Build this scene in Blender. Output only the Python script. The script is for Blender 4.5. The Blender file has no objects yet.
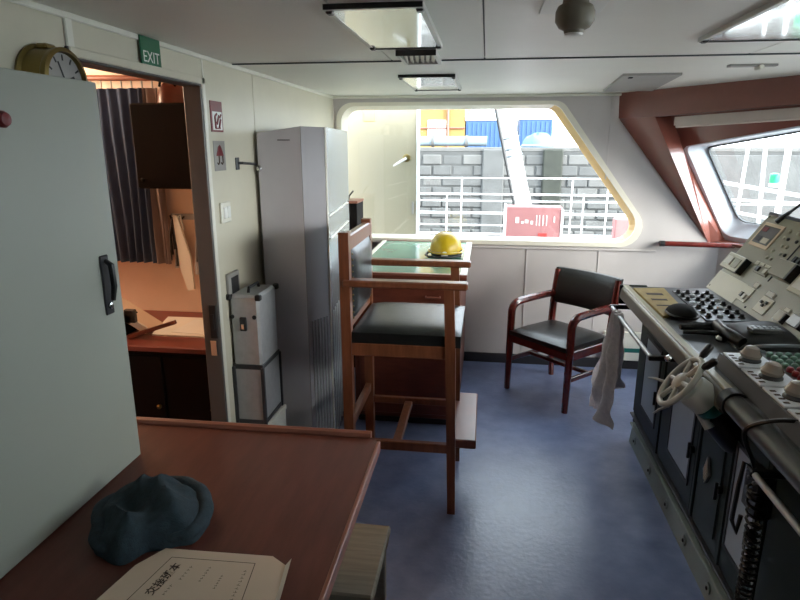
import bpy, bmesh, math, random
from mathutils import Vector, Matrix, noise
from mathutils.geometry import tessellate_polygon
random.seed(7)
scene = bpy.context.scene
COL = scene.collection
PI = math.pi

# ------------------------------------------------------------------ camera
cd = bpy.data.cameras.new('camera'); cam = bpy.data.objects.new('camera', cd); COL.objects.link(cam)
cd.sensor_width = 36.0; cd.lens = 595.0/800.0*36.0; cd.clip_start = 0.02; cd.clip_end = 300
cam.location = (0, 0, 1.655)
cam.rotation_euler = (math.radians(90-14.6013), 0, math.radians(8.0537))
scene.camera = cam

# ------------------------------------------------------------------ world, sun, exposure
w = bpy.data.worlds.new('overcast_sky'); scene.world = w; w.use_nodes = True
bgn = w.node_tree.nodes['Background']; bgn.inputs['Color'].default_value = (0.86, 0.93, 1.0, 1); bgn.inputs['Strength'].default_value = 5.0
sd = bpy.data.lights.new('sun', 'SUN'); sd.energy = 8.0; sd.angle = math.radians(40); sd.color = (1.0, 0.95, 0.88)
sun = bpy.data.objects.new('sun', sd); COL.objects.link(sun); sun.rotation_euler = Vector((-0.80, 0.50, -0.30)).to_track_quat('-Z', 'Y').to_euler()
vs = scene.view_settings
vs.view_transform = 'Standard'; vs.look = 'None'; vs.gamma = 1.0; vs.use_curve_mapping = False; vs.exposure = 1.05

# ------------------------------------------------------------------ materials
def s(r, g, b):
    f = lambda c: (c/255/12.92) if c/255 <= 0.04045 else ((c/255+0.055)/1.055)**2.4
    return (f(r), f(g), f(b))
MATS = {}
def mat(name, col, rough=0.5, metal=0.0, var=0.12, scale=6.0, bump=0.0, bscale=60.0, col2=None, stretch=None, coat=0.0, spec=0.5, emit=None, estr=0.0, trans=0.0, detail=4.0):
    if name in MATS: return MATS[name]
    m = bpy.data.materials.new(name); m.use_nodes = True; nt = m.node_tree; N = nt.nodes; L = nt.links
    b = N['Principled BSDF']
    tc = N.new('ShaderNodeTexCoord'); src = tc.outputs['Object']
    if stretch:
        mp = N.new('ShaderNodeMapping'); mp.inputs['Scale'].default_value = stretch; L.new(src, mp.inputs['Vector']); src = mp.outputs['Vector']
    nz = N.new('ShaderNodeTexNoise'); nz.inputs['Scale'].default_value = scale; nz.inputs['Detail'].default_value = detail; nz.inputs['Roughness'].default_value = 0.6
    L.new(src, nz.inputs['Vector'])
    rp = N.new('ShaderNodeValToRGB'); rp.color_ramp.elements[0].position = 0.3; rp.color_ramp.elements[1].position = 0.72
    c2 = col2 if col2 else tuple(min(1, c*(1+var)) for c in col)
    c1 = col if col2 else tuple(c*(1-var) for c in col)
    rp.color_ramp.elements[0].color = (*c1, 1); rp.color_ramp.elements[1].color = (*c2, 1)
    L.new(nz.outputs['Fac'], rp.inputs['Fac']); L.new(rp.outputs['Color'], b.inputs['Base Color'])
    mr = N.new('ShaderNodeMapRange'); mr.inputs['To Min'].default_value = max(0.02, rough-0.07); mr.inputs['To Max'].default_value = min(1, rough+0.07)
    L.new(nz.outputs['Fac'], mr.inputs['Value']); L.new(mr.outputs['Result'], b.inputs['Roughness'])
    b.inputs['Metallic'].default_value = metal; b.inputs['Specular IOR Level'].default_value = spec
    if coat: b.inputs['Coat Weight'].default_value = coat; b.inputs['Coat Roughness'].default_value = 0.15
    if trans: b.inputs['Transmission Weight'].default_value = trans
    if bump:
        n2 = N.new('ShaderNodeTexNoise'); n2.inputs['Scale'].default_value = bscale; n2.inputs['Detail'].default_value = 3; L.new(src, n2.inputs['Vector'])
        bp = N.new('ShaderNodeBump'); bp.inputs['Strength'].default_value = bump; bp.inputs['Distance'].default_value = 0.01
        L.new(n2.outputs['Fac'], bp.inputs['Height']); L.new(bp.outputs['Normal'], b.inputs['Normal'])
    if emit: b.inputs['Emission Color'].default_value = (*emit, 1); b.inputs['Emission Strength'].default_value = estr
    MATS[name] = m; return m
def glassmat(name, tint=(0.90, 0.93, 0.94), f=1.0):
    m = bpy.data.materials.new(name); m.use_nodes = True; nt = m.node_tree; N = nt.nodes; L = nt.links
    for n in list(N): N.remove(n)
    o = N.new('ShaderNodeOutputMaterial'); t = N.new('ShaderNodeBsdfTransparent'); t.inputs[0].default_value = (*tint, 1)
    g = N.new('ShaderNodeBsdfGlossy'); g.inputs['Roughness'].default_value = 0.03
    lw = N.new('ShaderNodeLayerWeight'); lw.inputs['Blend'].default_value = 0.5
    pw = N.new('ShaderNodeMath'); pw.operation = 'POWER'; pw.inputs[1].default_value = 5.0; L.new(lw.outputs['Facing'], pw.inputs[0])
    fr = N.new('ShaderNodeMath'); fr.operation = 'MULTIPLY_ADD'; fr.inputs[1].default_value = 0.96; fr.inputs[2].default_value = 0.04; L.new(pw.outputs[0], fr.inputs[0])
    mx = N.new('ShaderNodeMixShader'); L.new(fr.outputs[0], mx.inputs[0]); L.new(t.outputs[0], mx.inputs[1]); L.new(g.outputs[0], mx.inputs[2]); L.new(mx.outputs[0], o.inputs[0])
    MATS[name] = m; return m

M_wall = mat('cream_wall_paint', s(204, 199, 180), 0.42, var=0.05, scale=3, bump=0.03, bscale=25)
M_farwall = mat('far_wall_paint', s(196, 189, 186), 0.4, var=0.05, scale=3, bump=0.03, bscale=25)
M_ceil = mat('ceiling_paint', s(226, 224, 216), 0.45, var=0.04, scale=2, bump=0.02, bscale=20)
M_trimw = mat('white_trim_paint', s(222, 220, 208), 0.4, var=0.05)
M_floor = mat('blue_vinyl_floor', s(98, 110, 146), 0.32, col2=s(128, 140, 176), scale=7, bump=0.12, bscale=45, detail=10)
M_base = mat('dark_baseboard', s(38, 36, 40), 0.5)
M_wood = mat('red_brown_wood', s(92, 46, 28), 0.33, col2=s(124, 68, 42), scale=5, stretch=(9, 9, 0.9), bump=0.03)
M_woodx = mat('chair_wood', s(104, 58, 36), 0.33, col2=s(134, 82, 54), scale=5, stretch=(9, 9, 1.2), bump=0.03)
M_table = mat('table_veneer', s(88, 47, 39), 0.36, spec=0.3, col2=s(106, 60, 50), scale=4, stretch=(7, 1.2, 7), bump=0.02)
M_tedge = mat('table_edge', s(138, 86, 70), 0.35, var=0.15)
M_redwood = mat('mahogany_chair', s(88, 26, 22), 0.24, col2=s(112, 40, 32), scale=5, stretch=(3, 3, 3), coat=0.4)
M_surround = mat('brown_window_surround', s(116, 60, 46), 0.36, col2=s(128, 68, 54), scale=4, coat=0.2)
M_varnish = mat('varnished_recess_board', s(128, 72, 60), 0.24, col2=s(140, 82, 70), scale=4, coat=1.0)
M_varnish.node_tree.nodes['Principled BSDF'].inputs['Coat IOR'].default_value = 1.75
M_lea = mat('black_leather', s(20, 22, 22), 0.34, var=0.2, scale=30, bump=0.15, bscale=180)
M_black = mat('black_plastic', s(18, 19, 20), 0.4, var=0.2)
M_iron = mat('black_iron', s(28, 28, 30), 0.5, var=0.2)
M_locker = mat('grey_locker_paint', s(204, 200, 208), 0.32, var=0.05, scale=3)
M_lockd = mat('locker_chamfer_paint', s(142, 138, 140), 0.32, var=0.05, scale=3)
M_lockb = mat('bright_metal_sheet', s(190, 194, 198), 0.22, metal=0.55, var=0.12, scale=8, stretch=(6, 6, 1))
M_panel = mat('cabinet_grey_green', s(158, 161, 149), 0.42, var=0.03, scale=2)
M_alu = mat('brushed_aluminium', s(176, 178, 180), 0.4, metal=0.35, var=0.08, scale=30)
M_trimd = mat('case_trim', s(70, 72, 76), 0.4, metal=0.5)
M_chrome = mat('chrome', s(200, 200, 200), 0.18, metal=1.0, var=0.05)
M_brass = mat('brass', s(126, 110, 64), 0.3, metal=0.85, var=0.15)
M_green = mat('exit_green', s(14, 96, 62), 0.45)
M_white = mat('white_print', s(225, 225, 220), 0.5, var=0.03)
M_red = mat('sign_red', s(112, 28, 32), 0.45)
M_grey = mat('mid_grey_plate', s(150, 148, 144), 0.45)
M_greend = mat('console_dark_green', s(24, 36, 33), 0.5, spec=0.3, var=0.12, scale=8)
M_kick = mat('kick_plate_grey', s(126, 136, 128), 0.42, var=0.12, scale=10)
M_contop = mat('console_top_grey', s(74, 76, 79), 0.4, var=0.08)
M_beige = mat('instrument_beige', s(142, 138, 116), 0.42, var=0.05, scale=8)
M_beigel = mat('instrument_light_beige', s(190, 184, 160), 0.42, var=0.04)
M_roll = mat('bolster_vinyl', s(88, 84, 74), 0.34, var=0.1, scale=12)
M_rolld = mat('dark_bolster_vinyl', s(62, 63, 60), 0.36, var=0.1, scale=12)
M_pane = mat('grey_access_pane', s(136, 144, 152), 0.3, var=0.08)
M_cloth = mat('grey_towel', s(232, 224, 222), 0.95, var=0.12, scale=40, bump=0.4, bscale=300)
M_beanie = mat('navy_wool', s(46, 62, 71), 0.95, var=0.25, scale=60, bump=0.5, bscale=400)
M_folder = mat('manila_card', s(214, 190, 166), 0.7, var=0.04, scale=5)
M_paper = mat('paper_white', s(228, 224, 214), 0.8, var=0.03)
M_ink = mat('ink_brown', s(70, 52, 42), 0.8)
M_stool = mat('pale_worn_wood', s(126, 116, 102), 0.6, col2=s(150, 140, 124), scale=6, stretch=(1, 14, 6), bump=0.05)
M_hat = mat('hard_hat_yellow', s(206, 172, 28), 0.33, var=0.06)
M_lino = mat('green_glass_top', s(104, 150, 130), 0.14, var=0.08, scale=4)
M_tfront = mat('desk_wood', s(92, 44, 32), 0.35, col2=s(112, 56, 40), scale=5, stretch=(2, 2, 8))
M_cabwall = mat('cabin_wall_peach', s(238, 214, 194), 0.55, var=0.04)
M_curtain = mat('blue_grey_curtain', s(92, 108, 138), 0.9, var=0.1, scale=10)
M_curtl = mat('pale_curtain_lining', s(176, 160, 156), 0.9, var=0.08)
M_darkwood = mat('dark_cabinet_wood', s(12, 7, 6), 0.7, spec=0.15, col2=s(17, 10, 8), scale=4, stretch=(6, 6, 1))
M_deskr = mat('cabin_desk_wood', s(112, 50, 40), 0.4, col2=s(128, 62, 50), scale=4, stretch=(1, 6, 6))
M_frame = mat('window_frame_cream', s(232, 226, 210), 0.38, var=0.04)
M_wblue = mat('window_panel_pale', s(226, 236, 246), 0.35, var=0.04)
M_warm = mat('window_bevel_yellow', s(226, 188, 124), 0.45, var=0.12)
M_gasket = mat('rubber_gasket', s(60, 66, 70), 0.6)
M_blind = mat('blind_roll', s(214, 200, 190), 0.7, var=0.04)
M_fix = mat('lamp_housing', s(196, 196, 190), 0.35, var=0.05)
M_diff = mat('lamp_diffuser', s(214, 215, 210), 0.03, metal=0.75, var=0.03, coat=0.6)
M_tube = mat('lamp_tube', s(238, 238, 232), 0.3, var=0.02)
M_smoke = mat('detector_plastic', s(118, 112, 98), 0.5, var=0.08)
M_deck = mat('deck_paint', s(178, 176, 170), 0.7, var=0.1)
M_conc = mat('quay_concrete', s(80, 80, 79), 0.9, var=0.2, scale=5, bump=0.3, bscale=40)
M_conc2 = mat('quay_concrete_light', s(90, 89, 87), 0.9, var=0.2, scale=5, bump=0.3, bscale=40)
M_mortar = mat('quay_joint', s(70, 70, 69), 0.95, var=0.15)
M_rail = mat('white_rail_paint', s(238, 238, 238), 0.4, var=0.03)
M_cream = mat('cream_deckhouse_paint', s(156, 148, 126), 0.5, var=0.04, scale=2)
M_ybuild = mat('yellow_render', s(140, 112, 62), 0.8, var=0.06)
M_bluec = mat('container_blue', s(50, 82, 124), 0.6, var=0.1)
M_tarp = mat('pale_blue_tarpaulin', s(88, 116, 134), 0.7, var=0.1)
M_pipe = mat('grey_blue_pipe', s(116, 128, 136), 0.6, var=0.1)
M_redbox = mat('faded_red_box', s(164, 112, 112), 0.5, var=0.06)
M_redd = mat('deep_red', s(190, 60, 56), 0.5)
M_darkpatch = mat('dark_greenish_patch', s(46, 48, 42), 0.95, var=0.25, scale=12)
M_water = mat('harbour_water', s(70, 84, 84), 0.15, var=0.2)
M_navg = mat('nav_green', s(40, 170, 110), 0.3)
M_btng = mat('button_green', s(110, 150, 132), 0.35)
M_btnr = mat('button_red', s(140, 24, 30), 0.35)
M_book = mat('mustard_booklet', s(160, 132, 66), 0.6, col2=s(190, 164, 100), scale=14)
M_clear = mat('clear_plastic', s(168, 158, 148), 0.15, var=0.05)
M_silver = mat('silver_plate', s(222, 224, 232), 0.4, metal=0.0)
M_lcd = mat('display_grey', s(110, 112, 110), 0.25)
M_teal = mat('teal_cap', s(16, 96, 88), 0.4)
M_glass = glassmat('window_glass')

# ------------------------------------------------------------------ mesh helpers
def B(): return bmesh.new()
def box(bm, x0, x1, y0, y1, z0, z1, bev=0.003, mtx=None):
    r = bmesh.ops.create_cube(bm, size=1.0)
    vsx = r['verts']
    for v in vsx:
        v.co = Vector(((x0+x1)/2+v.co.x*(x1-x0), (y0+y1)/2+v.co.y*(y1-y0), (z0+z1)/2+v.co.z*(z1-z0)))
    if bev:
        es = list({e for v in vsx for e in v.link_edges})
        bev = min(bev, 0.45*min(abs(x1-x0), abs(y1-y0), abs(z1-z0)))
        rr = bmesh.ops.bevel(bm, geom=es, offset=bev, segments=1, affect='EDGES', profile=0.5)
        vsx = list({v for f in rr['faces'] for v in f.verts} | {v for v in vsx if v.is_valid})
    if mtx is not None:
        for v in vsx: v.co = mtx @ v.co
    return bm
def frame_from(d):
    d = Vector(d).normalized(); up = Vector((0, 0, 1)) if abs(d.z) < 0.95 else Vector((1, 0, 0))
    a = up.cross(d).normalized(); b = d.cross(a); return a, b
def tube(bm, pts, r, n=10, closed=False, square=False, cap=True):
    pts = [Vector(p) for p in pts]; rings = []; k = len(pts)
    rr = r if isinstance(r, (list, tuple)) else [r]*k
    pa = None
    for i, p in enumerate(pts):
        if closed: d = pts[(i+1) % k]-pts[i-1]
        else: d = pts[min(i+1, k-1)]-pts[max(i-1, 0)]
        d.normalize()
        if pa is None: a, b = frame_from(d)
        else:
            a = (pa - d*pa.dot(d)); a = a.normalized() if a.length > 1e-6 else frame_from(d)[0]; b = d.cross(a)
        pa = a
        ring = []
        for j in range(n):
            t = 2*PI*j/n + (PI/4 if square else 0)
            q = rr[i]
            ring.append(bm.verts.new(p+a*math.cos(t)*q+b*math.sin(t)*q))
        rings.append(ring)
    m = k if closed else k-1
    for i in range(m):
        A = rings[i]; C = rings[(i+1) % k]
        for j in range(n): bm.faces.new((A[j], A[(j+1) % n], C[(j+1) % n], C[j]))
    if cap and not closed:
        bm.faces.new(list(reversed(rings[0]))); bm.faces.new(rings[-1])
    return bm
def cyl(bm, p0, p1, r, r2=None, n=16): return tube(bm, [p0, p1], [r, r if r2 is None else r2], n)
def lathe(bm, prof, o, axis=(0, 0, 1), n=24):
    o = Vector(o); ax = Vector(axis).normalized(); a, b = frame_from(ax); rings = []
    for (r, h) in prof:
        rings.append([bm.verts.new(o+ax*h+(a*math.cos(2*PI*j/n)+b*math.sin(2*PI*j/n))*max(r, 1e-4)) for j in range(n)])
    for i in range(len(rings)-1):
        for j in range(n): bm.faces.new((rings[i][j], rings[i][(j+1) % n], rings[i+1][(j+1) % n], rings[i+1][j]))
    bm.faces.new(list(reversed(rings[0]))); bm.faces.new(rings[-1])
    return bm
def plate(bm, outer, holes, f0, f1):
    loops = [outer]+list(holes); flat = [p for l in loops for p in l]
    tris = tessellate_polygon([[Vector((p[0], p[1], 0)) for p in l] for l in loops])
    A = [bm.verts.new(f0(*p)) for p in flat]; C = [bm.verts.new(f1(*p)) for p in flat]
    for t in tris:
        try: bm.faces.new([A[i] for i in t]); bm.faces.new([C[i] for i in reversed(t)])
        except ValueError: pass
    k = 0
    for l in loops:
        n = len(l)
        for i in range(n):
            a, b = k+i, k+(i+1) % n
            try: bm.faces.new((A[a], A[b], C[b], C[a]))
            except ValueError: pass
        k += n
    bmesh.ops.recalc_face_normals(bm, faces=bm.faces[:])
    return bm
def roundpoly(pts, rad, seg=7):
    out = []; n = len(pts)
    for i in range(n):
        p = Vector(pts[i]); a = Vector(pts[i-1]); c = Vector(pts[(i+1) % n]); r = rad[i] if isinstance(rad, (list, tuple)) else rad
        if r <= 0: out.append((p.x, p.y)); continue
        d0 = (a-p).normalized(); d1 = (c-p).normalized(); ang = d0.angle(d1); L = r/math.tan(ang/2)
        L = min(L, 0.49*(a-p).length, 0.49*(c-p).length); r2 = L*math.tan(ang/2)
        ctr = p+(d0+d1).normalized()*(r2/math.sin(ang/2)); s0 = p+d0*L-ctr; s1 = p+d1*L-ctr
        a0 = math.atan2(s0.y, s0.x); da = math.atan2(s1.y, s1.x)-a0
        while da > PI: da -= 2*PI
        while da < -PI: da += 2*PI
        for j in range(seg+1):
            t = a0+da*j/seg; out.append((ctr.x+r2*math.cos(t), ctr.y+r2*math.sin(t)))
    return out
def rect(x0, x1, y0, y1): return [(x0, y0), (x1, y0), (x1, y1), (x0, y1)]
def poly(bm, pts): return bm.faces.new([bm.verts.new(p) for p in pts])
def finish(bm, smooth):
    bmesh.ops.recalc_face_normals(bm, faces=bm.faces[:])
    for f in bm.faces: f.smooth = smooth
def obj(name, bm, m, parent=None, smooth=False, recalc=True):
    if recalc: finish(bm, smooth)
    me = bpy.data.meshes.new(name); 
    root = parent
    while root is not None and root.parent is not None: root = root.parent
    if root is not None and root.type == 'EMPTY': bm.transform(root.matrix_basis.inverted())
    bm.to_mesh(me); bm.free(); me.materials.append(m)
    o = bpy.data.objects.new(name, me); COL.objects.link(o)
    if parent is not None: o.parent = parent
    if smooth:
        try: me.set_sharp_from_angle(angle=math.radians(40))
        except Exception: pass
    return o
def lobj(name, bm, m, parent=None, smooth=False):     # geometry already local to the thing
    finish(bm, smooth); me = bpy.data.meshes.new(name); bm.to_mesh(me); bm.free(); me.materials.append(m)
    o = bpy.data.objects.new(name, me); COL.objects.link(o); o.parent = parent
    if smooth:
        try: me.set_sharp_from_angle(angle=math.radians(40))
        except Exception: pass
    return o
def tag(o, label, cat, group=None, kind=None):
    o['label'] = label; o['category'] = cat
    if group: o['group'] = group
    if kind: o['kind'] = kind
    return o
def thing(name, label, cat, loc=(0, 0, 0), rz=0.0, group=None):
    o = bpy.data.objects.new(name, None); COL.objects.link(o); o.empty_display_size = 0.1
    o.matrix_basis = Matrix.Translation(loc) @ Matrix.Rotation(rz, 4, 'Z')
    return tag(o, label, cat, group)
def struct(o, label=None, cat=None):
    o['kind'] = 'structure'
    if label: o['label'] = label
    if cat: o['category'] = cat
    return o
def single(name, bm, m, label, cat, group=None, smooth=False): return tag(obj(name, bm, m, None, smooth), label, cat, group)
def text_bm(txt, size, mtx, depth=0.0008, align='CENTER', bold=0.0):
    c = bpy.data.curves.new('txt', 'FONT'); c.body = txt; c.size = size; c.align_x = align; c.align_y = 'CENTER'; c.extrude = depth; c.offset = bold
    o = bpy.data.objects.new('txt', c); COL.objects.link(o)
    dg = bpy.context.evaluated_depsgraph_get(); me = bpy.data.meshes.new_from_object(o.evaluated_get(dg))
    bm = bmesh.new(); bm.from_mesh(me); bm.transform(mtx)
    bpy.data.objects.remove(o); bpy.data.curves.remove(c); bpy.data.meshes.remove(me)
    return bm
def basis(o, x, y, z):
    m = Matrix.Identity(4)
    for i, v in enumerate((x, y, z)):
        v = Vector(v)
        for k in range(3): m[k][i] = v[k]
    for k in range(3): m[k][3] = o[k]
    return m

XL = -1.13; YF = 4.482; ZC = 2.0; TW = 0.055
# oblique front: s along, n outward
QX, QY = 0.895, 4.47
TX, TY = 0.5593, -0.8290
NX, NY = 0.8290, 0.5593
def ob(sv, n, z): return Vector((QX+TX*sv+NX*n, QY+TY*sv+NY*n, z))
def wn(z): return 0.74+(1.0-z)*0.69

# ================================================================== SETTING
bm = B(); plate(bm, [(-1.13, -1.6), (2.7, -1.6), (2.7, 3.2), (1.75, 4.5), (-1.13, 4.5)], [], lambda x, y: (x, y, 0), lambda x, y: (x, y, -0.05))
struct(obj('floor', bm, M_floor), 'blue vinyl floor of the wheelhouse', 'floor')

# ceiling: backing slab and separate panels with open seams
bm = B(); plate(bm, [(-1.2, -1.7), (2.8, -1.7), (2.8, 3.3), (1.0, 4.6), (-1.2, 4.6)], [], lambda x, y: (x, y, ZC+0.012), lambda x, y: (x, y, ZC+0.05))
ceil = struct(obj('ceiling', bm, M_iron), 'off-white panelled ceiling', 'ceiling')
g = 0.0025
for (x0, x1, y0, y1) in [(-1.13, -0.41, -1.6, 2.66), (-0.41, -0.022, -1.6, 2.66), (-0.022, 1.0, -1.6, 2.66), (1.0, 2.7, -1.6, 2.66), (-1.13, 2.7, 2.66, 4.5)]:
    bm = B(); box(bm, x0+g, x1-g, y0+g, y1-g, ZC, ZC+0.012, 0.0015); obj('panel', bm, M_ceil, ceil)

bm = B(); box(bm, -1.12, 2.6, 2.653, 2.667, ZC-0.005, ZC+0.004, 0.001); obj('seam_strip', bm, M_gasket, ceil)
# left wall with doorway
DY0, DY1, DZ = 1.60, 2.335, 1.882
def xw(x): return lambda y, z: (x, y, z)
bm = B(); plate(bm, [(-1.6, 0), (DY0, 0), (DY0, DZ), (DY1, DZ), (DY1, 0), (YF, 0), (YF, ZC), (-1.6, ZC)], [], xw(XL-0.006), xw(XL-TW))
wl = struct(obj('wall_left', bm, M_cabwall), 'cream panelled side wall with a doorway', 'wall')
for (y0, y1, z0, z1) in [(-1.6, 1.575, 0, ZC), (1.61, 2.375, DZ+0.03, ZC), (2.38, 2.905, 0, ZC), (2.91, YF, 0, ZC)]:
    bm = B(); box(bm, XL-0.008, XL, y0, y1, z0, z1, 0.002); obj('panel', bm, M_wall, wl)
bm = B(); box(bm, XL-0.004, XL+0.006, 1.577, 1.608, 0, ZC, 0.003); obj('joint_strip', bm, M_trimw, wl)
bm = B(); box(bm, XL-0.004, XL+0.004, 2.372, 2.382, 0, ZC, 0.001); obj('joint_strip', bm, M_trimw, wl)
# door frame
M_jamb = mat('door_frame_grey', s(84, 83, 82), 0.4, var=0.08)
d1 = struct(thing('door_1', 'grey steel door frame of the lit side cabin', 'door frame', (XL, DY1, 0)))
bm = B(); box(bm, XL-TW-0.01, XL+0.012, DY1-0.004, DY1+0.032, 0, DZ+0.03, 0.004); obj('jamb', bm, M_jamb, d1)
bm = B(); box(bm, XL-TW-0.01, XL+0.012, DY0-0.032, DY0+0.004, 0, DZ+0.03, 0.004); obj('jamb', bm, M_jamb, d1)
bm = B(); box(bm, XL-TW-0.01, XL+0.012, DY0, DY1, DZ-0.004, DZ+0.03, 0.004); obj('lintel', bm, M_jamb, d1)
bm = B(); box(bm, XL+0.010, XL+0.016, DY1+0.004, DY1+0.030, 0, DZ+0.03, 0.003); obj('jamb_face', bm, M_trimw, d1)
bm = B(); box(bm, XL+0.010, XL+0.016, DY0-0.03, DY1+0.030, DZ+0.004, DZ+0.03, 0.003); obj('lintel_face', bm, M_wall, d1)
bm = B(); box(bm, XL-0.03, XL+0.002, DY1-0.012, DY1+0.002, 0.84, 0.99, 0.002); box(bm, XL-0.022, XL-0.008, DY1-0.016, DY1-0.01, 0.88, 0.95, 0.001); obj('strike_plate', bm, M_iron, d1)
bm = B(); box(bm, XL-0.035, XL-0.005, DY1-0.012, DY1+0.002, 0.76, 0.83, 0.002); obj('strike_plate', bm, M_chrome, d1)
# cornice
bm = B(); box(bm, XL, XL+0.008, -1.6, YF, ZC-0.018, ZC, 0.003); struct(obj('trim_1', bm, M_trimw))
bm = B(); box(bm, XL, 0.9, YF-0.022, YF, ZC-0.018, ZC, 0.004); struct(obj('trim_2', bm, M_trimw))

# far wall with window
yw = lambda y: (lambda x, z: (x, y, z))
win = [(-1.07, 0.965), (1.215, 0.965), (0.485, 1.93), (-1.07, 1.93)]
wo = roundpoly(win, [0.05, 0.13, 0.10, 0.11])
wi = roundpoly([(-1.045, 0.985), (1.155, 0.985), (0.448, 1.905), (-1.045, 1.905)], [0.05, 0.10, 0.08, 0.09])
outl = [(XL, 0), (1.665, 0), (1.665, 0.972), (1.585, 0.985), (0.908, 1.823), (0.894, ZC), (XL, ZC)]
bm = B(); plate(bm, outl, [wo], yw(YF), yw(YF+0.07))
wf = struct(obj('wall_far', bm, M_farwall), 'pale end wall with the slanted window', 'wall')
bm = B(); box(bm, XL, 1.24, YF-0.012, YF, 0.905, 0.918, 0.003); obj('rail_moulding', bm, M_farwall, wf)
bm = B(); box(bm, 0.318, 0.326, YF-0.004, YF, 0.08, 0.905, 0.001); obj('joint_strip', bm, M_farwall, wf)
bm = B(); box(bm, 0.838, 0.846, YF-0.004, YF, 0.08, 0.905, 0.001); obj('joint_strip', bm, M_farwall, wf)
bm = B(); box(bm, 0.84, 0.848, YF-0.004, YF, 1.42, ZC-0.02, 0.001); obj('joint_strip', bm, M_farwall, wf)
bm = B(); box(bm, -0.2, 1.66, YF-0.018, YF, 0, 0.075, 0.004); struct(obj('baseboard_far', bm, M_base))
bm = B(); box(bm, XL, XL+0.015, 3.9, YF, 0, 0.075, 0.004); struct(obj('baseboard_left', bm, M_base))
w1 = struct(thing('window_1', 'slanted side window with rounded corners', 'window', (0, YF, 0.965)))
bm = B(); plate(bm, roundpoly([(-1.105, 0.935), (1.275, 0.935), (0.512, 1.955), (-1.105, 1.955)], [0.05, 0.15, 0.11, 0.12]), [roundpoly([(-1.068, 0.967), (1.210, 0.967), (0.483, 1.928), (-1.068, 1.928)], [0.05, 0.13, 0.10, 0.11])], yw(YF-0.018), yw(YF+0.005)); obj('window_frame', bm, M_frame, w1)
bm = B()
k = len(wo); bm2 = B()
for i in range(k):
    a0, a1, c1, c0 = wo[i], wo[(i+1) % k], wi[(i+1) % k], wi[i]
    warm = (a0[0]+a1[0])/2 > 0.46  # slanted side: yellow window glow put into the reveal colour
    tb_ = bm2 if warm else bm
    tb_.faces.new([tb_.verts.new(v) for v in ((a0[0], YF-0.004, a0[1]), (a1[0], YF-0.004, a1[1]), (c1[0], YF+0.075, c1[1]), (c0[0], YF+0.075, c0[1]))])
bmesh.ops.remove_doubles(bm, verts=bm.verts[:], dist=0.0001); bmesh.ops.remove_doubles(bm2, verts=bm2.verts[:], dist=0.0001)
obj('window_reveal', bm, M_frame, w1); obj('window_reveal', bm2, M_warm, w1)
bm = B(); plate(bm, wi, [], yw(YF+0.062), yw(YF+0.066)); obj('pane', bm, M_glass, w1)

# oblique raked front window
wr = thing('window_2', 'raked front window in a deep brown surround', 'window', tuple(ob(0.3, 0.5, 1.0))); struct(wr)
S1 = 2.1
bm = B()   # fascia beam, face 1
poly(bm, [ob(-0.012, 0, 2.001), ob(0.0, 0, 1.833), ob(0.311, 0, 1.832), ob(1.223, 0, 1.858), ob(S1, 0, 1.88), ob(S1, 0, 2.001)])
poly(bm, [ob(0, 0, 1.985), ob(S1, 0, 1.985), ob(S1, 0.35, 1.985), ob(0, 0.35, 1.985)])
poly(bm, [ob(0.311, 0, 1.832), ob(1.223, 0, 1.858), ob(S1, 0, 1.88), ob(S1, 0.05, 1.88), ob(1.223, 0.05, 1.858), ob(0.311, 0.05, 1.832)])
poly(bm, [ob(0.30, 0.05, 1.832), ob(1.223, 0.05, 1.858), ob(S1, 0.05, 1.88), ob(S1, 0.05, 1.96), ob(0.3, 0.05, 1.96)])
obj('head_beam', bm, M_surround, wr)
bm = B(); a = ob(0.012, 0, 1.833); b_ = Vector((1.585, YF-0.004, 0.985)); c = ob(0.311, 0, 1.832); 
mid1 = a.lerp(b_, 0.33); 
N_ = 10; prev = None
for i in range(N_+1):
    t = i/N_
    o_ = a.lerp(b_, t); q_ = c.lerp(b_, t)
    m_ = o_.lerp(q_, 0.28)+Vector((-0.014, -0.02, 0))*(1-t)
    row = [bm.verts.new(o_+Vector((0, 0.02, 0))), bm.verts.new(m_), bm.verts.new(o_.lerp(q_, 0.62)+Vector((-0.012, -0.012, 0))*(1-t)), bm.verts.new(q_)]
    if prev:
        for j in range(3): bm.faces.new((prev[j], prev[j+1], row[j+1], row[j]))
    prev = row
obj('corner_post', bm, M_surround, wr, True)
bm = B()   # recess end face
poly(bm, [c, b_, ob(0.380, wn(0.985)+0.02, 0.985), ob(0.30, wn(1.555)+0.02, 1.555), ob(0.30, wn(1.80)+0.02, 1.80)]); poly(bm, [c, ob(0.30, wn(1.8)+.02, 1.80), ob(0.29, 0.12, 1.96), ob(0.29, 0.0, 1.96)])
bmesh.ops.triangulate(bm, faces=bm.faces[:]); obj('recess_side', bm, M_varnish, wr)
bm = B(); poly(bm, [ob(0.15, 0.0, 1.955), ob(S1, 0.0, 1.955), ob(S1, 0.35, 1.955), ob(0.15, 0.35, 1.955)]); obj('recess_top', bm, M_surround, wr)
bm = B(); poly(bm, [ob(0.28, wn(1.955)-0.004, 1.955), ob(S1, wn(1.955)-0.004, 1.955), ob(S1, wn(1.81)-0.004, 1.81), ob(1.10, wn(1.756)-0.004, 1.756), ob(0.34, wn(1.648)-0.004, 1.648), ob(0.30, wn(1.62)-0.004, 1.62)]); obj('header_board', bm, M_surround, wr)
hole = roundpoly([(0.388, 1.022), (1.90, 1.022), (1.87, 1.80), (1.10, 1.748), (0.325, 1.640)], [0.07, 0.06, 0.06, 0, 0.04])
gl_o = roundpoly([(0.448, 1.124), (1.80, 1.124), (1.77, 1.78), (1.025, 1.733), (0.383, 1.642)], [0.07, 0.06, 0.06, 0, 0.04])
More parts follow.
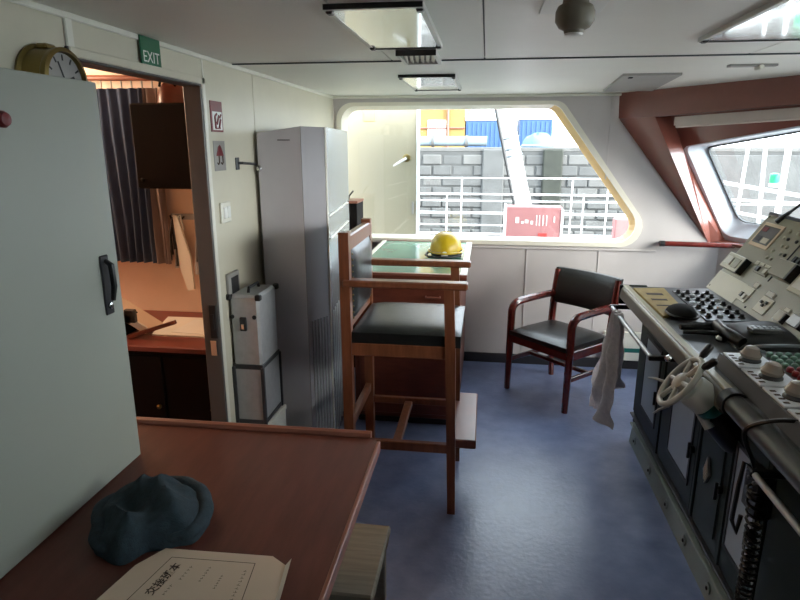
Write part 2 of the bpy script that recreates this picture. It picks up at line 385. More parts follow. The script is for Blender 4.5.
gl_i = roundpoly([(0.456, 1.132), (1.79, 1.132), (1.76, 1.77), (1.025, 1.726), (0.391, 1.635)], [0.065, 0.05, 0.05, 0, 0.035])
def wo_(z): return wn(z)+0.13
pan = [(0.375, 0.985), (S1, 0.985), (S1, 1.95), (0.28, 1.95), (0.30, 1.555)]
bm = B(); plate(bm, pan, [hole], lambda u, z: ob(u, wn(z)+0.006, z), lambda u, z: ob(u, wn(z)+0.03, z)); obj('window_panel', bm, M_wblue, wr)
bm = B(); A = [bm.verts.new(ob(u, wn(z)+0.006, z)) for u, z in hole]; C = [bm.verts.new(ob(u, wo_(z)+0.02, z)) for u, z in gl_o]
for i in range(len(A)): bm.faces.new((A[i], A[(i+1) % len(A)], C[(i+1) % len(A)], C[i]))
obj('window_reveal', bm, M_wblue, wr)
bm = B(); plate(bm, gl_o, [gl_i], lambda u, z: ob(u, wo_(z)-0.004, z), lambda u, z: ob(u, wo_(z)+0.016, z)); obj('gasket', bm, M_gasket, wr)
bm = B(); plate(bm, gl_o, [], lambda u, z: ob(u, wo_(z)+0.004, z), lambda u, z: ob(u, wo_(z)+0.008, z)); obj('pane', bm, M_glass, wr)
bm = B(); plate(bm, [(0.85, 2.05), (0.85, 1.78), (1.50, 0.985), (1.66, 0.93), (1.66, 1.03), (1.03, 1.84), (1.03, 2.05)], [], lambda x, z: (x, YF+0.012, z), lambda x, z: (x, YF+0.06, z)); obj('corner_backing', bm, M_surround, wr)
bm = B(); plate(bm, [(0.36, 0.63), (S1, 0.63), (S1, 0.80), (0.36, 0.80)], [], lambda u, n: ob(u, n, 0.968), lambda u, n: ob(u, n, 0.988)); obj('sill', bm, M_surround, wr)
# lower oblique wall and sill
bm = B(); plate(bm, [(0.42, 0), (S1, 0), (S1, 0.985), (0.42, 0.985)], [], lambda u, z: ob(u, 0.645, z), lambda u, z: ob(u, 0.70, z))
struct(obj('wall_front', bm, M_farwall), 'pale wall below the raked front window', 'wall')
bm = B(); tube(bm, [(1.245, YF-0.05, 0.975), (1.86, YF-0.094, 0.975)], 0.019, 10); hr = thing('hand_rail', 'short red-brown grab rail under the raked window', 'rail', (1.5, YF-0.05, 0.975)); obj('bar', bm, M_redwood, hr, True)
for x in (1.262, 1.78):
    bm = B(); cyl(bm, (x, YF-0.05-(x-1.245)*0.07, 0.975), (x, YF+0.005, 0.975), 0.012); cyl(bm, (x-0.016, YF-0.05-(x-1.245)*0.07, 0.975), (x+0.016, YF-0.05-(x-1.245)*0.07, 0.975), 0.0215); obj('bracket', bm, M_black, hr)
# roller blind
bl = thing('roller_blind', 'rolled-up pale blind at the head of the raked window', 'blind', tuple(ob(0.42, 0.1, 1.78)))
bm = B(); n0 = [(0.40, 1.776, 1.828), (1.17, 1.798, 1.846), (2.05, 1.82, 1.865)]
for (s0, a0, b0), (s1, a1, b1) in zip(n0, n0[1:]):
    vsx = [ob(s0, 0.075, a0), ob(s0, 0.075, b0), ob(s0, 0.13, b0), ob(s0, 0.13, a0), ob(s1, 0.075, a1), ob(s1, 0.075, b1), ob(s1, 0.13, b1), ob(s1, 0.13, a1)]
    V = [bm.verts.new(p) for p in vsx]
    for f in ((0, 1, 5, 4), (1, 2, 6, 5), (2, 3, 7, 6), (3, 0, 4, 7)): bm.faces.new([V[i] for i in f])
    if s0 < 0.5: bm.faces.new(V[0:4])
obj('cassette', bm, M_blind, bl)
bm = B(); tube(bm, [ob(0.40, 0.10, 1.77), ob(1.17, 0.10, 1.792), ob(2.05, 0.1, 1.814)], 0.009, 8); obj('bottom_bar', bm, M_blind, bl, True)

# rest of the room, out of view: front wall with big windows, back wall
front_o = [(-1.6, 0), (3.1, 0), (3.1, ZC), (-1.6, ZC)]
bm = B(); plate(bm, front_o, [roundpoly(rect((0.2, 1.48)[i], (1.42, 3.0)[i], 0.9, 1.95), 0.08) for i in range(2)], xw(2.62), xw(2.68))
struct(obj('wall_right', bm, M_farwall), 'front wall with a row of windows', 'wall')
w3 = struct(thing('window_3', 'row of front windows beyond the console', 'window', (2.65, 0, 0.98)))
for i in range(2):
    bm = B(); plate(bm, roundpoly(rect((0.2, 1.48)[i], (1.42, 3.0)[i], 0.9, 1.95), 0.08), [], xw(2.65), xw(2.654)); obj('pane', bm, M_glass, w3)
bm = B(); plate(bm, rect(XL, 2.68, 0, ZC), [], yw(-1.6), yw(-1.66))
struct(obj('wall_back', bm, M_farwall), 'plain rear wall', 'wall')

# ---------------------------------------------------------------- side cabin shell
bm = B(); plate(bm, rect(-3.0, XL-TW, 0.9, 3.06), [], lambda x, y: (x, y, 0), lambda x, y: (x, y, -0.05)); struct(obj('floor_cabin', bm, M_deskr))
bm = B(); plate(bm, rect(-3.0, XL-TW, 0.9, 3.06), [], lambda x, y: (x, y, 2.12), lambda x, y: (x, y, 2.17)); struct(obj('ceiling_cabin', bm, M_cabwall))
bm = B(); box(bm, -3.0, XL-TW, 3.0, 3.06, 0, 2.12, 0); struct(obj('wall_cabin_far', bm, M_cabwall), 'peach far wall of the lit side cabin', 'wall')
bm = B(); box(bm, -3.0, -2.94, 0.9, 3.0, 0, 2.12, 0); struct(obj('wall_cabin_left', bm, M_cabwall))
bm = B(); box(bm, -3.0, XL-TW, 0.84, 0.9, 0, 2.12, 0); struct(obj('wall_cabin_back', bm, M_cabwall))
bm = B(); box(bm, XL-TW, XL-TW+0.02, 0.9, 3.06, 2.0, 2.12, 0); struct(obj('wall_cabin_right', bm, M_cabwall))

# ================================================================== OBJECTS: foreground table and what stands on it
TZ = 0.775
t = thing('chart_table', 'dark red-brown veneered table with a raised lip along its end', 'table', (-0.7, 0.9, 0))
bm = B(); plate(bm, [(XL+0.012, -0.3), (-0.300, -0.3), (-0.300, 1.63), (-0.318, 1.652), (XL+0.012, 1.645)], [], lambda x, y: (x, y, TZ), lambda x, y: (x, y, TZ-0.03)); obj('tabletop', bm, M_table, t)
bm = B(); tube(bm, [(XL+0.02, 1.652, TZ+0.004), (-0.325, 1.660, TZ+0.004)], 0.014, 8); obj('end_lip', bm, M_tedge, t, True)
bm = B(); box(bm, -0.302, -0.291, -0.3, 1.63, TZ-0.032, TZ+0.002, 0.002); obj('edge_strip', bm, M_tedge, t)
bm = B(); box(bm, XL+0.014, -0.42, -0.28, 1.56, TZ-0.11, TZ-0.03, 0.003); obj('apron', bm, M_table, t)
for (x, y) in ((-0.66, 1.50), (-0.66, -0.2), (-1.06, 1.55), (-1.06, -0.2)):
    bm = B(); box(bm, x-0.03, x+0.03, y-0.03, y+0.03, 0, TZ-0.03, 0.004); obj('leg', bm, M_table, t)

c = thing('wall_cabinet', 'tall pale grey-green cabinet with a black handle standing on the table', 'cabinet', (-1.05, 0.8, TZ))
cx0, cx1 = XL+0.003, -0.972
bm = B(); box(bm, cx0, cx1-0.004, -0.3, 1.452, TZ, 1.806, 0.006); obj('body', bm, M_panel, c)
bm = B(); box(bm, cx1-0.004, cx1, -0.295, 1.452, TZ+0.003, 1.806, 0.003); dr = obj('door', bm, M_panel, c)
h0, h1 = Vector((cx1, 1.398, 1.375)), Vector((cx1, 1.385, 1.225))
bm = B(); box(bm, cx1-0.001, cx1+0.005, 1.374, 1.408, 1.222, 1.380, 0.003); obj('handle_plate', bm, M_iron, dr)
bm = B(); tube(bm, [(cx1+0.004, 1.393, 1.366), (cx1+0.020, 1.393, 1.355), (cx1+0.024, 1.39, 1.30), (cx1+0.018, 1.388, 1.262)], [0.006, 0.008, 0.008, 0.006], 8); obj('handle', bm, M_black, dr, True)
bm = B(); lathe(bm, [(0.007, 0), (0.009, 0.004), (0.009, 0.007), (0.003, 0.009)], (cx1+0.004, 1.389, 1.247), (1, 0, 0), 12); obj('lock', bm, M_chrome, dr, True)
bm = B(); lathe(bm, [(0.012, 0), (0.016, 0.005), (0.017, 0.014), (0.013, 0.021), (0.002, 0.024)], (cx1, 1.118, 1.705), (1, 0, 0), 14); obj('knob', bm, M_red, dr, True)

# beanie
cx, cy = -0.785, 1.165
HO = [(-0.940, 1.20), (-0.895, 1.10), (-0.83, 1.02), (-0.755, 0.998), (-0.715, 1.05), (-0.655, 1.075), (-0.610, 1.095), (-0.604, 1.16), (-0.645, 1.235), (-0.72, 1.285), (-0.82, 1.30), (-0.905, 1.265)]
HO = [(cx+(x-cx)*0.84+0.008, cy+(y-cy)*0.95-0.004) for x, y in HO]
HP = sorted((math.atan2(y-cy, x-cx), math.hypot(x-cx, y-cy)) for x, y in HO)
def hat_r(a):
    while a > PI: a -= 2*PI
    while a < -PI: a += 2*PI
    K = [(HP[-1][0]-2*PI, HP[-1][1])]+HP+[(HP[0][0]+2*PI, HP[0][1])]
    for (a0, r0), (a1, r1) in zip(K, K[1:]):
        if a0 <= a <= a1:
            q = (a-a0)/(a1-a0); q = q*q*(3-2*q); return r0+(r1-r0)*q
    return HP[0][1]
def hat_h(x, y, q):
    dome = 0.058*(1-q**2.6)**0.6
    p = Vector((x*7, y*7, 1.3)); lump = noise.noise(p)*0.022
    f1_ = 1-abs(noise.noise(Vector((x*6+y*9, y*5-x*3, 2.4))))*2.6; f2_ = 1-abs(noise.noise(Vector((x*14-y*5, y*13+x*4, 7.1))))*2.4
    env = (1-q**4)
    return max(0.0, dome+(lump+0.026*max(-0.8, f1_)+0.013*max(-0.7, f2_))*env)
be = thing('beanie', 'crumpled dark navy wool beanie lying on the table', 'hat', (cx, cy, TZ))
bm = B(); NU, NV = 96, 26; rows = []
for j in range(1, NV+1):
    q = j/NV; row = []
    for i in range(NU):
        a = 2*PI*i/NU; r = hat_r(a)*math.sin(q*PI/2); x = cx+r*math.cos(a); y = cy+r*math.sin(a)
        row.append(bm.verts.new((x, y, TZ+0.001+hat_h(x, y, math.sin(q*PI/2)))))
    rows.append(row)
top = bm.verts.new((cx, cy, TZ+0.001+hat_h(cx, cy, 0)))
for i in range(NU): bm.faces.new((top, rows[0][i], rows[0][(i+1) % NU]))
for j in range(NV-1):
    for i in range(NU): bm.faces.new((rows[j][i], rows[j][(i+1) % NU], rows[j+1][(i+1) % NU], rows[j+1][i]))
bm.faces.new(list(reversed(rows[-1]))); obj('crown', bm, M_beanie, be, True)
def band(a0, a1, r0, k, z0=0.0, n=40):
    pts = []; rad = []
    for i in range(n+1):
        q = i/n; a = a0+(a1-a0)*q; r = hat_r(a)*k
        pts.append((cx+r*math.cos(a), cy+r*math.sin(a), TZ+r0*0.95+z0*math.sin(PI*q)+0.004*noise.noise(Vector((a*3, 0, 0)))))
        rad.append(r0*(0.35+0.65*math.sin(PI*q)**0.5))
    return pts, rad
for (a0, a1, r0, k_, z0) in ((-0.7, 2.3, 0.021, 0.94, 0.012), (2.5, 4.7, 0.019, 0.93, 0.006)):
    pts, rad = band(a0, a1, r0, k_, z0); bm = B(); tube(bm, pts, rad, 10); obj('rolled_brim', bm, M_beanie, be, True)

# document folder
f = thing('document_folder', 'manila document folder with printed frame and title lying on the table', 'folder', (-0.55, 0.9, TZ))
fo = [(-0.672, 1.052), (-0.429, 1.060), (-0.392, 1.036), (-0.355, 0.76), (-0.755, 0.74), (-0.708, 0.992)]
bm = B(); plate(bm, fo, [], lambda x, y: (x, y, TZ+0.014), lambda x, y: (x, y, TZ+0.0165)); obj('cover', bm, M_folder, f)
bm = B(); plate(bm, [(x*1.0+0.003, y-0.002) for x, y in fo], [], lambda x, y: (x, y, TZ+0.001), lambda x, y: (x, y, TZ+0.003)); obj('back_cover', bm, M_folder, f)
bm = B(); plate(bm, [(-0.66, 1.045), (-0.43, 1.05), (-0.40, 1.03), (-0.365, 0.765), (-0.745, 0.745), (-0.70, 0.99)], [], lambda x, y: (x, y, TZ+0.003), lambda x, y: (x, y, TZ+0.0138)); obj('paper_block', bm, M_paper, f)
bm = B(); poly(bm, [(-0.393, 1.034, TZ+0.016), (-0.384, 1.052, TZ+0.022), (-0.352, 0.80, TZ+0.02), (-0.360, 0.77, TZ+0.016)]); poly(bm, [(-0.393, 1.034, TZ+0.015), (-0.36, 0.77, TZ+0.015), (-0.352, 0.80, TZ+0.019), (-0.384, 1.052, TZ+0.021)]); obj('raised_flap', bm, M_paper, f)
zt = TZ+0.0168
def fbar(bm, p, q, wd=0.0012):
    p = Vector((*p, zt)); q = Vector((*q, zt)); d = (q-p).normalized(); nrm = Vector((-d.y, d.x, 0))*wd/2
    poly(bm, [p-nrm, q-nrm, q+nrm, p+nrm])
bm = B(); A1, A2, A3, A4 = (-0.644, 1.026), (-0.458, 1.032), (-0.425, 0.78), (-0.69, 0.77)
for p, q in ((A1, A2), (A2, A3), (A4, A1), (A3, A4)): fbar(bm, p, q, 0.0016)
fr_ = obj('printed_frame', bm, M_ink, f)
def vtext(txt, size, x, y, lean, name, bold=0.0):
    yd = Vector((lean, 1, 0)).normalized(); up = Vector((-yd.y, yd.x, 0))
    return obj(name, text_bm(txt, size, basis((x, y, zt), yd, up, (0, 0, 1)), 0.0002, bold=bold), M_ink, f)
vtext('交接班本', 0.024, -0.626, 0.962, 0.16, 'title_print', 0.0003)
def worn_line(x, y0, y1, lean, size):        # faint unreadable print
    bm = B(); y = y0
    while y < y1:
        xx = x+(y-(y0+y1)/2)*lean; k_ = random.uniform(0.5, 0.9)*size
        fbar(bm, (xx-size*0.4, y), (xx+size*0.35, y+random.uniform(-.001, .001)), 0.0010); fbar(bm, (xx+random.uniform(-.2, .2)*size, y-0.0005), (xx+random.uniform(-.2, .2)*size, y+k_*0.7), 0.0010)
        y += size
    return obj('line_print', bm, M_ink, f)
worn_line(-0.590, 0.965, 1.005, 0.13, 0.009); worn_line(-0.603, 0.92, 0.945, 0.13, 0.008); worn_line(-0.549, 0.965, 1.010, 0.08, 0.008); worn_line(-0.512, 0.95, 0.99, 0.02, 0.007); worn_line(-0.467, 0.915, 1.015, -0.06, 0.010)

# stool under table edge
st = thing('wooden_stool', 'low pale worn wooden stool beside the table edge', 'stool', (-0.40, 1.50, 0))
bm = B(); box(bm, -0.56, -0.268, 1.355, 1.680, 0.42, 0.45, 0.006); obj('seat', bm, M_stool, st)
for x in (-0.53, -0.30):
    for y in (1.385, 1.65):
        bm = B(); box(bm, x-0.018, x+0.018, y-0.018, y+0.018, 0, 0.42, 0.003); obj('leg', bm, M_stool, st)
for y in (1.385, 1.65):
    bm = B(); box(bm, -0.53, -0.30, y-0.01, y+0.01, 0.36, 0.42, 0.002); obj('rail', bm, M_stool, st)
for x in (-0.53, -0.30):
    bm = B(); box(bm, x-0.01, x+0.01, 1.39, 1.65, 0.36, 0.42, 0.002); obj('rail', bm, M_stool, st)

# ================================================================== bar-height helm chair
h = thing('helm_chair', 'tall wooden armchair with black cushions and a footrest', 'chair', (-0.35, 2.68, 0))
xr, xf, yn, yfar = -0.580, -0.125, 2.442, 2.925
lw = 0.023
for y in (yn, yfar):
    bm = B(); tube(bm, [(xr+0.004, y, 0), (xr, y, 0.85), (xr-0.004, y, 1.30)], 0.031, 4, square=True); obj('leg', bm, M_woodx, h)
    bm = B(); tube(bm, [(xf+0.02, y, 0), (xf, y, 0.8), (xf-0.012, y, 1.075)], [0.025, 0.031, 0.029], 4, square=True); obj('leg', bm, M_woodx, h)
    bm = B(); box(bm, -0.592, -0.058, y-0.032, y+0.032, 1.068, 1.098, 0.006); obj('armrest', bm, M_woodx, h)
    bm = B(); box(bm, xr, xf, y-0.014, y+0.014, 0.755, 0.815, 0.003); obj('seat_rail', bm, M_woodx, h)
bm = B(); box(bm, xr, xf+0.01, yn-0.014, yn+0.014, 0.305, 0.35, 0.003); obj('stretcher', bm, M_woodx, h)
bm = B(); box(bm, xr, xf+0.01, yfar-0.014, yfar+0.014, 0.315, 0.35, 0.003); obj('stretcher', bm, M_woodx, h)
bm = B(); box(bm, xr-0.014, xr+0.014, yn, yfar, 0.385, 0.43, 0.003); obj('stretcher', bm, M_woodx, h)
bm = B(); box(bm, -0.385, -0.345, yn, yfar, 0.305, 0.335, 0.003); obj('stretcher', bm, M_woodx, h)
for x in (xr, xf):
    bm = B(); box(bm, x-0.014, x+0.014, yn, yfar, 0.755, 0.815, 0.003); obj('seat_rail', bm, M_woodx, h)
bm = B(); box(bm, xf-0.01, -0.002, 2.475, 3.02, 0.312, 0.355, 0.005); obj('footrest', bm, M_tedge, h)
def cushion(bm, x0, x1, y0, y1, z0, z1, dome, nx=14, ny=14, axis='z'):
    g0 = []; g1 = []
    for i in range(nx+1):
        r0 = []; r1 = []
        for j in range(ny+1):
            u, v = i/nx, j/ny
            e = (1-abs(2*u-1)**5)*(1-abs(2*v-1)**5); d = dome*e**0.6
            x = x0+(x1-x0)*u; y = y0+(y1-y0)*v
            if axis == 'z': r0.append(bm.verts.new((x, y, z0))); r1.append(bm.verts.new((x, y, z1+d)))
            else: r0.append(bm.verts.new((z0, x, y))); r1.append(bm.verts.new((z1+d, x, y)))
        g0.append(r0); g1.append(r1)
    for i in range(nx):
        for j in range(ny):
            bm.faces.new((g1[i][j], g1[i+1][j], g1[i+1][j+1], g1[i][j+1])); bm.faces.new((g0[i][j], g0[i][j+1], g0[i+1][j+1], g0[i+1][j]))
    for i in range(nx):
        bm.faces.new((g0[i][0], g0[i+1][0], g1[i+1][0], g1[i][0])); bm.faces.new((g0[i][ny], g1[i][ny], g1[i+1][ny], g0[i+1][ny]))
    for j in range(ny):
        bm.faces.new((g0[0][j], g1[0][j], g1[0][j+1], g0[0][j+1])); bm.faces.new((g0[nx][j], g0[nx][j+1], g1[nx][j+1], g1[nx][j]))
bm = B(); cushion(bm, xr+0.02, -0.082, yn-0.012, yfar+0.012, 0.81, 0.862, 0.026); obj('seat_cushion', bm, M_lea, h, True)
bm = B(); box(bm, xr-0.02, xr+0.018, yn, yfar, 1.215, 1.285, 0.006); obj('top_rail', bm, M_woodx, h)
bm = B(); box(bm, xr-0.015, xr+0.015, yn, yfar, 0.87, 0.91, 0.004); obj('back_rail', bm, M_woodx, h)
bm = B(); cushion(bm, yn+0.03, yfar-0.03, 0.90, 1.222, xr-0.012, xr+0.014, 0.025, axis='x'); obj('back_pad', bm, M_lea, h, True)
for y in (yn+0.035, yfar-0.035):
    bm = B()
    for i in range(12): lathe(bm, [(0.002, 0), (0.005, 0.002), (0.002, 0.006)], (xr+0.02, y, 0.915+i*0.026), (1, 0, 0), 6)
    obj('stud_row', bm, M_brass, h)

# ================================================================== instrument desk behind the chair
k = thing('chart_desk', 'wooden chart desk with a green glass top below the slanted window', 'desk', (-0.42, 3.9, 0))
bm = B(); box(bm, -0.76, -0.085, 3.262, 4.462, 0.918, 0.940, 0.003); obj('top_board', bm, M_tfront, k)
for (x0, x1, y0, y1) in ((-0.76, -0.085, 3.262, 3.29), (-0.76, -0.085, 4.44, 4.462), (-0.125, -0.085, 3.29, 4.44), (-0.76, -0.73, 3.29, 4.44)):
    bm = B(); box(bm, x0, x1, y0, y1, 0.940, 0.953, 0.002); obj('edge_border', bm, M_tedge if x1-x0 > 0.1 else M_frame, k)
bm = B(); box(bm, -0.73, -0.125, 3.29, 4.44, 0.940, 0.950, 0.001); obj('glass_top', bm, M_lino, k)
bm = B(); box(bm, -0.74, -0.12, 3.30, 4.45, 0.05, 0.918, 0.004); obj('body', bm, M_tfront, k)
bm = B(); box(bm, -0.73, -0.13, 3.33, 4.44, 0, 0.05, 0.002); obj('plinth', bm, M_base, k)
bm = B(); box(bm, -0.71, -0.15, 3.288, 3.302, 0.66, 0.885, 0.004); dd = obj('drawer', bm, M_tfront, k)
bm = B(); tube(bm, [(-0.315, 3.29, 0.815), (-0.315, 3.268, 0.815), (-0.235, 3.268, 0.815), (-0.235, 3.29, 0.815)], 0.006, 8); obj('handle', bm, M_tedge, dd)
bm = B(); box(bm, -0.71, -0.15, 3.288, 3.302, 0.08, 0.64, 0.004); obj('door', bm, M_tfront, k)

# hard hat
hx, hy, hz = -0.245, 3.90, 0.9535
hh = thing('hard_hat', 'yellow hard hat resting on the green glass desk', 'helmet', (hx, hy, hz))
bm = B(); n = 40; m = 12; rows = []
for j in range(m+1):
    ph = j/m*PI/2; row = []
    for i in range(n):
        a = 2*PI*i/n; ridge = 1+0.035*math.exp(-((math.sin(a)*math.cos(ph*0.2))/0.22)**2)*math.sin(ph+0.3)
        row.append(bm.verts.new((hx+0.104*math.cos(a)*math.cos(ph)**0.85, hy+0.128*math.sin(a)*math.cos(ph)**0.85, hz+0.032+0.118*math.sin(ph)*ridge)))
    rows.append(row)
for j in range(m):
    for i in range(n): bm.faces.new((rows[j][i], rows[j][(i+1) % n], rows[j+1][(i+1) % n], rows[j+1][i]))
bmesh.ops.remove_doubles(bm, verts=bm.verts[:], dist=0.002); obj('shell', bm, M_hat, hh, True)
bm = B()
for sgn in (0,):
    pts = [(hx+(0.112+0.02*max(0, -math.sin(2*PI*i/40)))*math.cos(2*PI*i/40), hy+(0.134+0.025*max(0, -math.sin(2*PI*i/40)))*math.sin(2*PI*i/40), hz+0.03) for i in range(40)]
    tube(bm, pts, 0.006, 8, closed=True)
obj('brim', bm, M_hat, hh, True)
bm = B(); tube(bm, [(hx+0.09*math.cos(2*PI*i/30), hy+0.115*math.sin(2*PI*i/30), hz+0.014) for i in range(30)], 0.013, 8, closed=True); obj('headband', bm, M_black, hh, True)
bm = B(); lathe(bm, [(0.004, 0), (0.022, 0.003), (0.022, 0.012), (0.012, 0.018)], (hx+0.0, hy-0.125, hz+0.018), (0, -1, 0), 14); obj('adjuster_knob', bm, M_white, hh, True)
bm = B(); tube(bm, [(hx-0.105, hy-0.03, hz+0.03), (hx-0.125, hy-0.09, hz+0.01), (hx-0.10, hy-0.15, hz+0.008), (hx-0.04, hy-0.165, hz+0.008), (hx+0.04, hy-0.15, hz+0.008), (hx+0.1, hy-0.1, hz+0.01), (hx+0.105, hy-0.03, hz+0.03)], 0.008, 8); obj('chin_strap', bm, M_iron, hh, True)

# dark stand by the window
bm = B(); sdk = thing('dark_stand', 'narrow dark wooden stand with a pale top by the window', 'cabinet', (-0.96, 4.3, 0))
box(bm, -1.02, -0.905, 4.2, 4.42, 0, 1.25, 0.004); obj('body', bm, M_darkwood, sdk)
bm = B(); box(bm, -1.025, -0.9, 4.195, 4.425, 1.25, 1.268, 0.003); obj('top', bm, M_tedge, sdk)
bm = B(); tube(bm, [(-0.985, 4.28, 1.268), (-0.975, 4.27, 1.30), (-0.945, 4.27, 1.335)], 0.006, 6); single('pen', bm, M_black, 'dark pen standing on the narrow dark stand', 'pen')

# ================================================================== tall locker
lk = thing('tall_locker', 'tall grey steel locker with a chamfered bright metal corner', 'locker', (-1.0, 3.2, 0))
pl_ = [(-1.105, 2.86), (-0.872, 2.81), (-0.798, 2.975), (-0.885, 3.84), (-1.105, 3.84)]
def topz(x, y): return 1.712+0.028*min(1, max(0, (x+1.105)/0.233)) if y < 3.0 else 1.74
bm = B()
lo = [bm.verts.new((x, y, 0.0)) for x, y in pl_]; hi = [bm.verts.new((x, y, topz(x, y))) for x, y in pl_]
for i in range(5):
    if i in (0, 3, 4): bm.faces.new((lo[i], lo[(i+1) % 5], hi[(i+1) % 5], hi[i]))
tc_ = [bm.verts.new(v.co.copy()) for v in hi]; f = bm.faces.new(hi); bm.faces.new(list(reversed(lo)))
for v in tc_: bm.verts.remove(v)
bmesh.ops.triangulate(bm, faces=[f]); obj('body', bm, M_locker, lk)
def wallpanel(p, q, z0, z1, th, m, name, par, z1b=None):
    p = Vector((*p, 0)); q = Vector((*q, 0)); d = (q-p).normalized(); nrm = Vector((d.y, -d.x, 0))*th
    bm = B(); z1b = z1 if z1b is None else z1b
    a = [p-nrm*0.2+Vector((0, 0, z0)), q-nrm*0.2+Vector((0, 0, z0)), q-nrm*0.2+Vector((0, 0, z1b)), p-nrm*0.2+Vector((0, 0, z1))]
    bV = [bm.verts.new(v) for v in a]; cV = [bm.verts.new(v+nrm*1.2) for v in a]
    bm.faces.new(bV); bm.faces.new(cV)
    for i in range(4): bm.faces.new((bV[i], bV[(i+1) % 4], cV[(i+1) % 4], cV[i]))
    return obj(name, bm, m, par)
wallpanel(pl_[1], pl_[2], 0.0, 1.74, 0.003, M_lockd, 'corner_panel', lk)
sp = wallpanel(pl_[2], pl_[3], 0.0, 1.74, 0.004, M_lockb, 'side_panel', lk)
P1, P2, P3 = [Vector((*p, 0)) for p in pl_[1:4]]
for (a_, b_, k0, k1, nn_, zt_) in ((P1, P2, 0.12, 0.92, 6, 0.78), (P2, P3, 0.06, 0.45, 5, 0.78)):
    d = (b_-a_); nrm = Vector((d.y, -d.x, 0)).normalized()
    for i in range(nn_):
        q = k0+(k1-k0)*(i+0.5)/nn_; p = a_+d*q
        bm = B(); tube(bm, [p+nrm*0.004+Vector((0, 0, 0.05)), p+nrm*0.004+Vector((0, 0, zt_))], 0.006, 6); obj('grille_bar', bm, M_alu, lk)
bm = B(); d = (P2-P1); nrm = Vector((d.y, -d.x, 0)).normalized()
tube(bm, [P2+Vector((0.003, -0.003, 0)), P2+Vector((0.003, -0.003, 1.742))], 0.006, 6); obj('edge_bead', bm, M_trimw, lk)
bm = B()
for z in (1.30, 1.18): 
    p = P2+(P3-P2)*0.05+Vector((0.006, 0, z)); q = P2+(P3-P2)*0.9+Vector((0.006, 0, z)); tube(bm, [p, q], 0.005, 6)
obj('side_seam', bm, M_trimw, sp)
bm = B(); box(bm, -0.99, -0.90, 2.822, 2.84, 1.676, 1.68, 0); obj('door_gap', bm, M_iron, lk)
bm = B(); lathe(bm, [(0.013, 0), (0.016, 0.006), (0.012, 0.016), (0.004, 0.02)], (-1.098, 2.858, 1.545), (-0.2, -1, 0), 14); obj('lock', bm, M_chrome, lk, True)
# door holdback hook on wall
hk = thing('holdback_hook', 'small metal holdback hook on the cream wall beside the locker', 'hook', (XL, 2.66, 1.57))
bm = B(); box(bm, XL, XL+0.008, 2.64, 2.672, 1.545, 1.60, 0.002); obj('plate', bm, M_trimd, hk)
bm = B(); tube(bm, [(XL+0.006, 2.656, 1.575), (XL+0.022, 2.67, 1.575), (XL+0.024, 2.76, 1.57), (XL+0.018, 2.84, 1.565)], 0.006, 8); obj('arm', bm, M_trimd, hk, True)

# aluminium case on a white box
bm = B(); box(bm, -1.125, -0.972, 2.42, 2.70, 0, 0.375, 0.006); wb = thing('white_box', 'white painted box carrying the aluminium case', 'box', (-1.05, 2.55, 0)); obj('body', bm, M_trimw, wb)
bm = B(); box(bm, -1.124, -0.969, 2.417, 2.703, 0.345, 0.373, 0.004); obj('lid_edge', bm, M_trimw, wb)
ca = thing('aluminium_case', 'upright aluminium equipment case with dark trim beside the doorway', 'case', (-1.05, 2.55, 0.375))
X0, X1, Y0, Y1, Z0, Zs, Z1 = -1.122, -0.985, 2.452, 2.68, 0.376, 0.665, 1.005
bm = B(); box(bm, X0, X1, Y0, Y1, Z0, Zs-0.002, 0.008); obj('body', bm, M_alu, ca)
bm = B(); box(bm, X0, X1, Y0, Y1, Zs+0.002, Z1, 0.012); ld = obj('lid', bm, M_alu, ca)
for nm, z in (('trim_band', Zs), ('trim_band', Z0+0.014)):
    bm = B(); box(bm, X0-0.003, X1+0.003, Y0-0.003, Y1+0.003, z-0.012, z+0.012, 0.003); obj(nm, bm, M_trimd, ca)
for (x, y) in ((X0, Y0), (X1, Y0), (X1, Y1)):
    bm = B(); box(bm, x-0.008, x+0.008, y-0.008, y+0.008, Z0, Zs, 0.002); obj('corner_trim', bm, M_trimd, ca)
    bm = B(); box(bm, x-0.013, x+0.013, y-0.013, y+0.013, Z1-0.022, Z1+0.004, 0.004); obj('corner_cap', bm, M_iron, ca)
bm = B(); box(bm, -1.075, -1.045, Y0-0.012, Y0, 0.84, 0.905, 0.003); lt = obj('latch', bm, M_iron, ld); 
bm = B(); box(bm, -1.068, -1.052, Y0-0.018, Y0-0.01, 0.85, 0.875, 0.002); obj('latch_tongue', bm, M_chrome, lt)
for x in (-1.112, -1.008):
    bm = B(); lathe(bm, [(0.010, 0), (0.010, 0.004), (0.004, 0.006)], (x, Y0, 0.905), (0, -1, 0), 10); obj('rivet', bm, M_iron, ld)
bm = B(); tube(bm, [(-1.05, Y0+0.05, Z1), (-1.05, Y0+0.06, Z1+0.022), (-1.05, Y1-0.06, Z1+0.022), (-1.05, Y1-0.05, Z1)], 0.007, 8); obj('handle', bm, M_iron, ca, True)

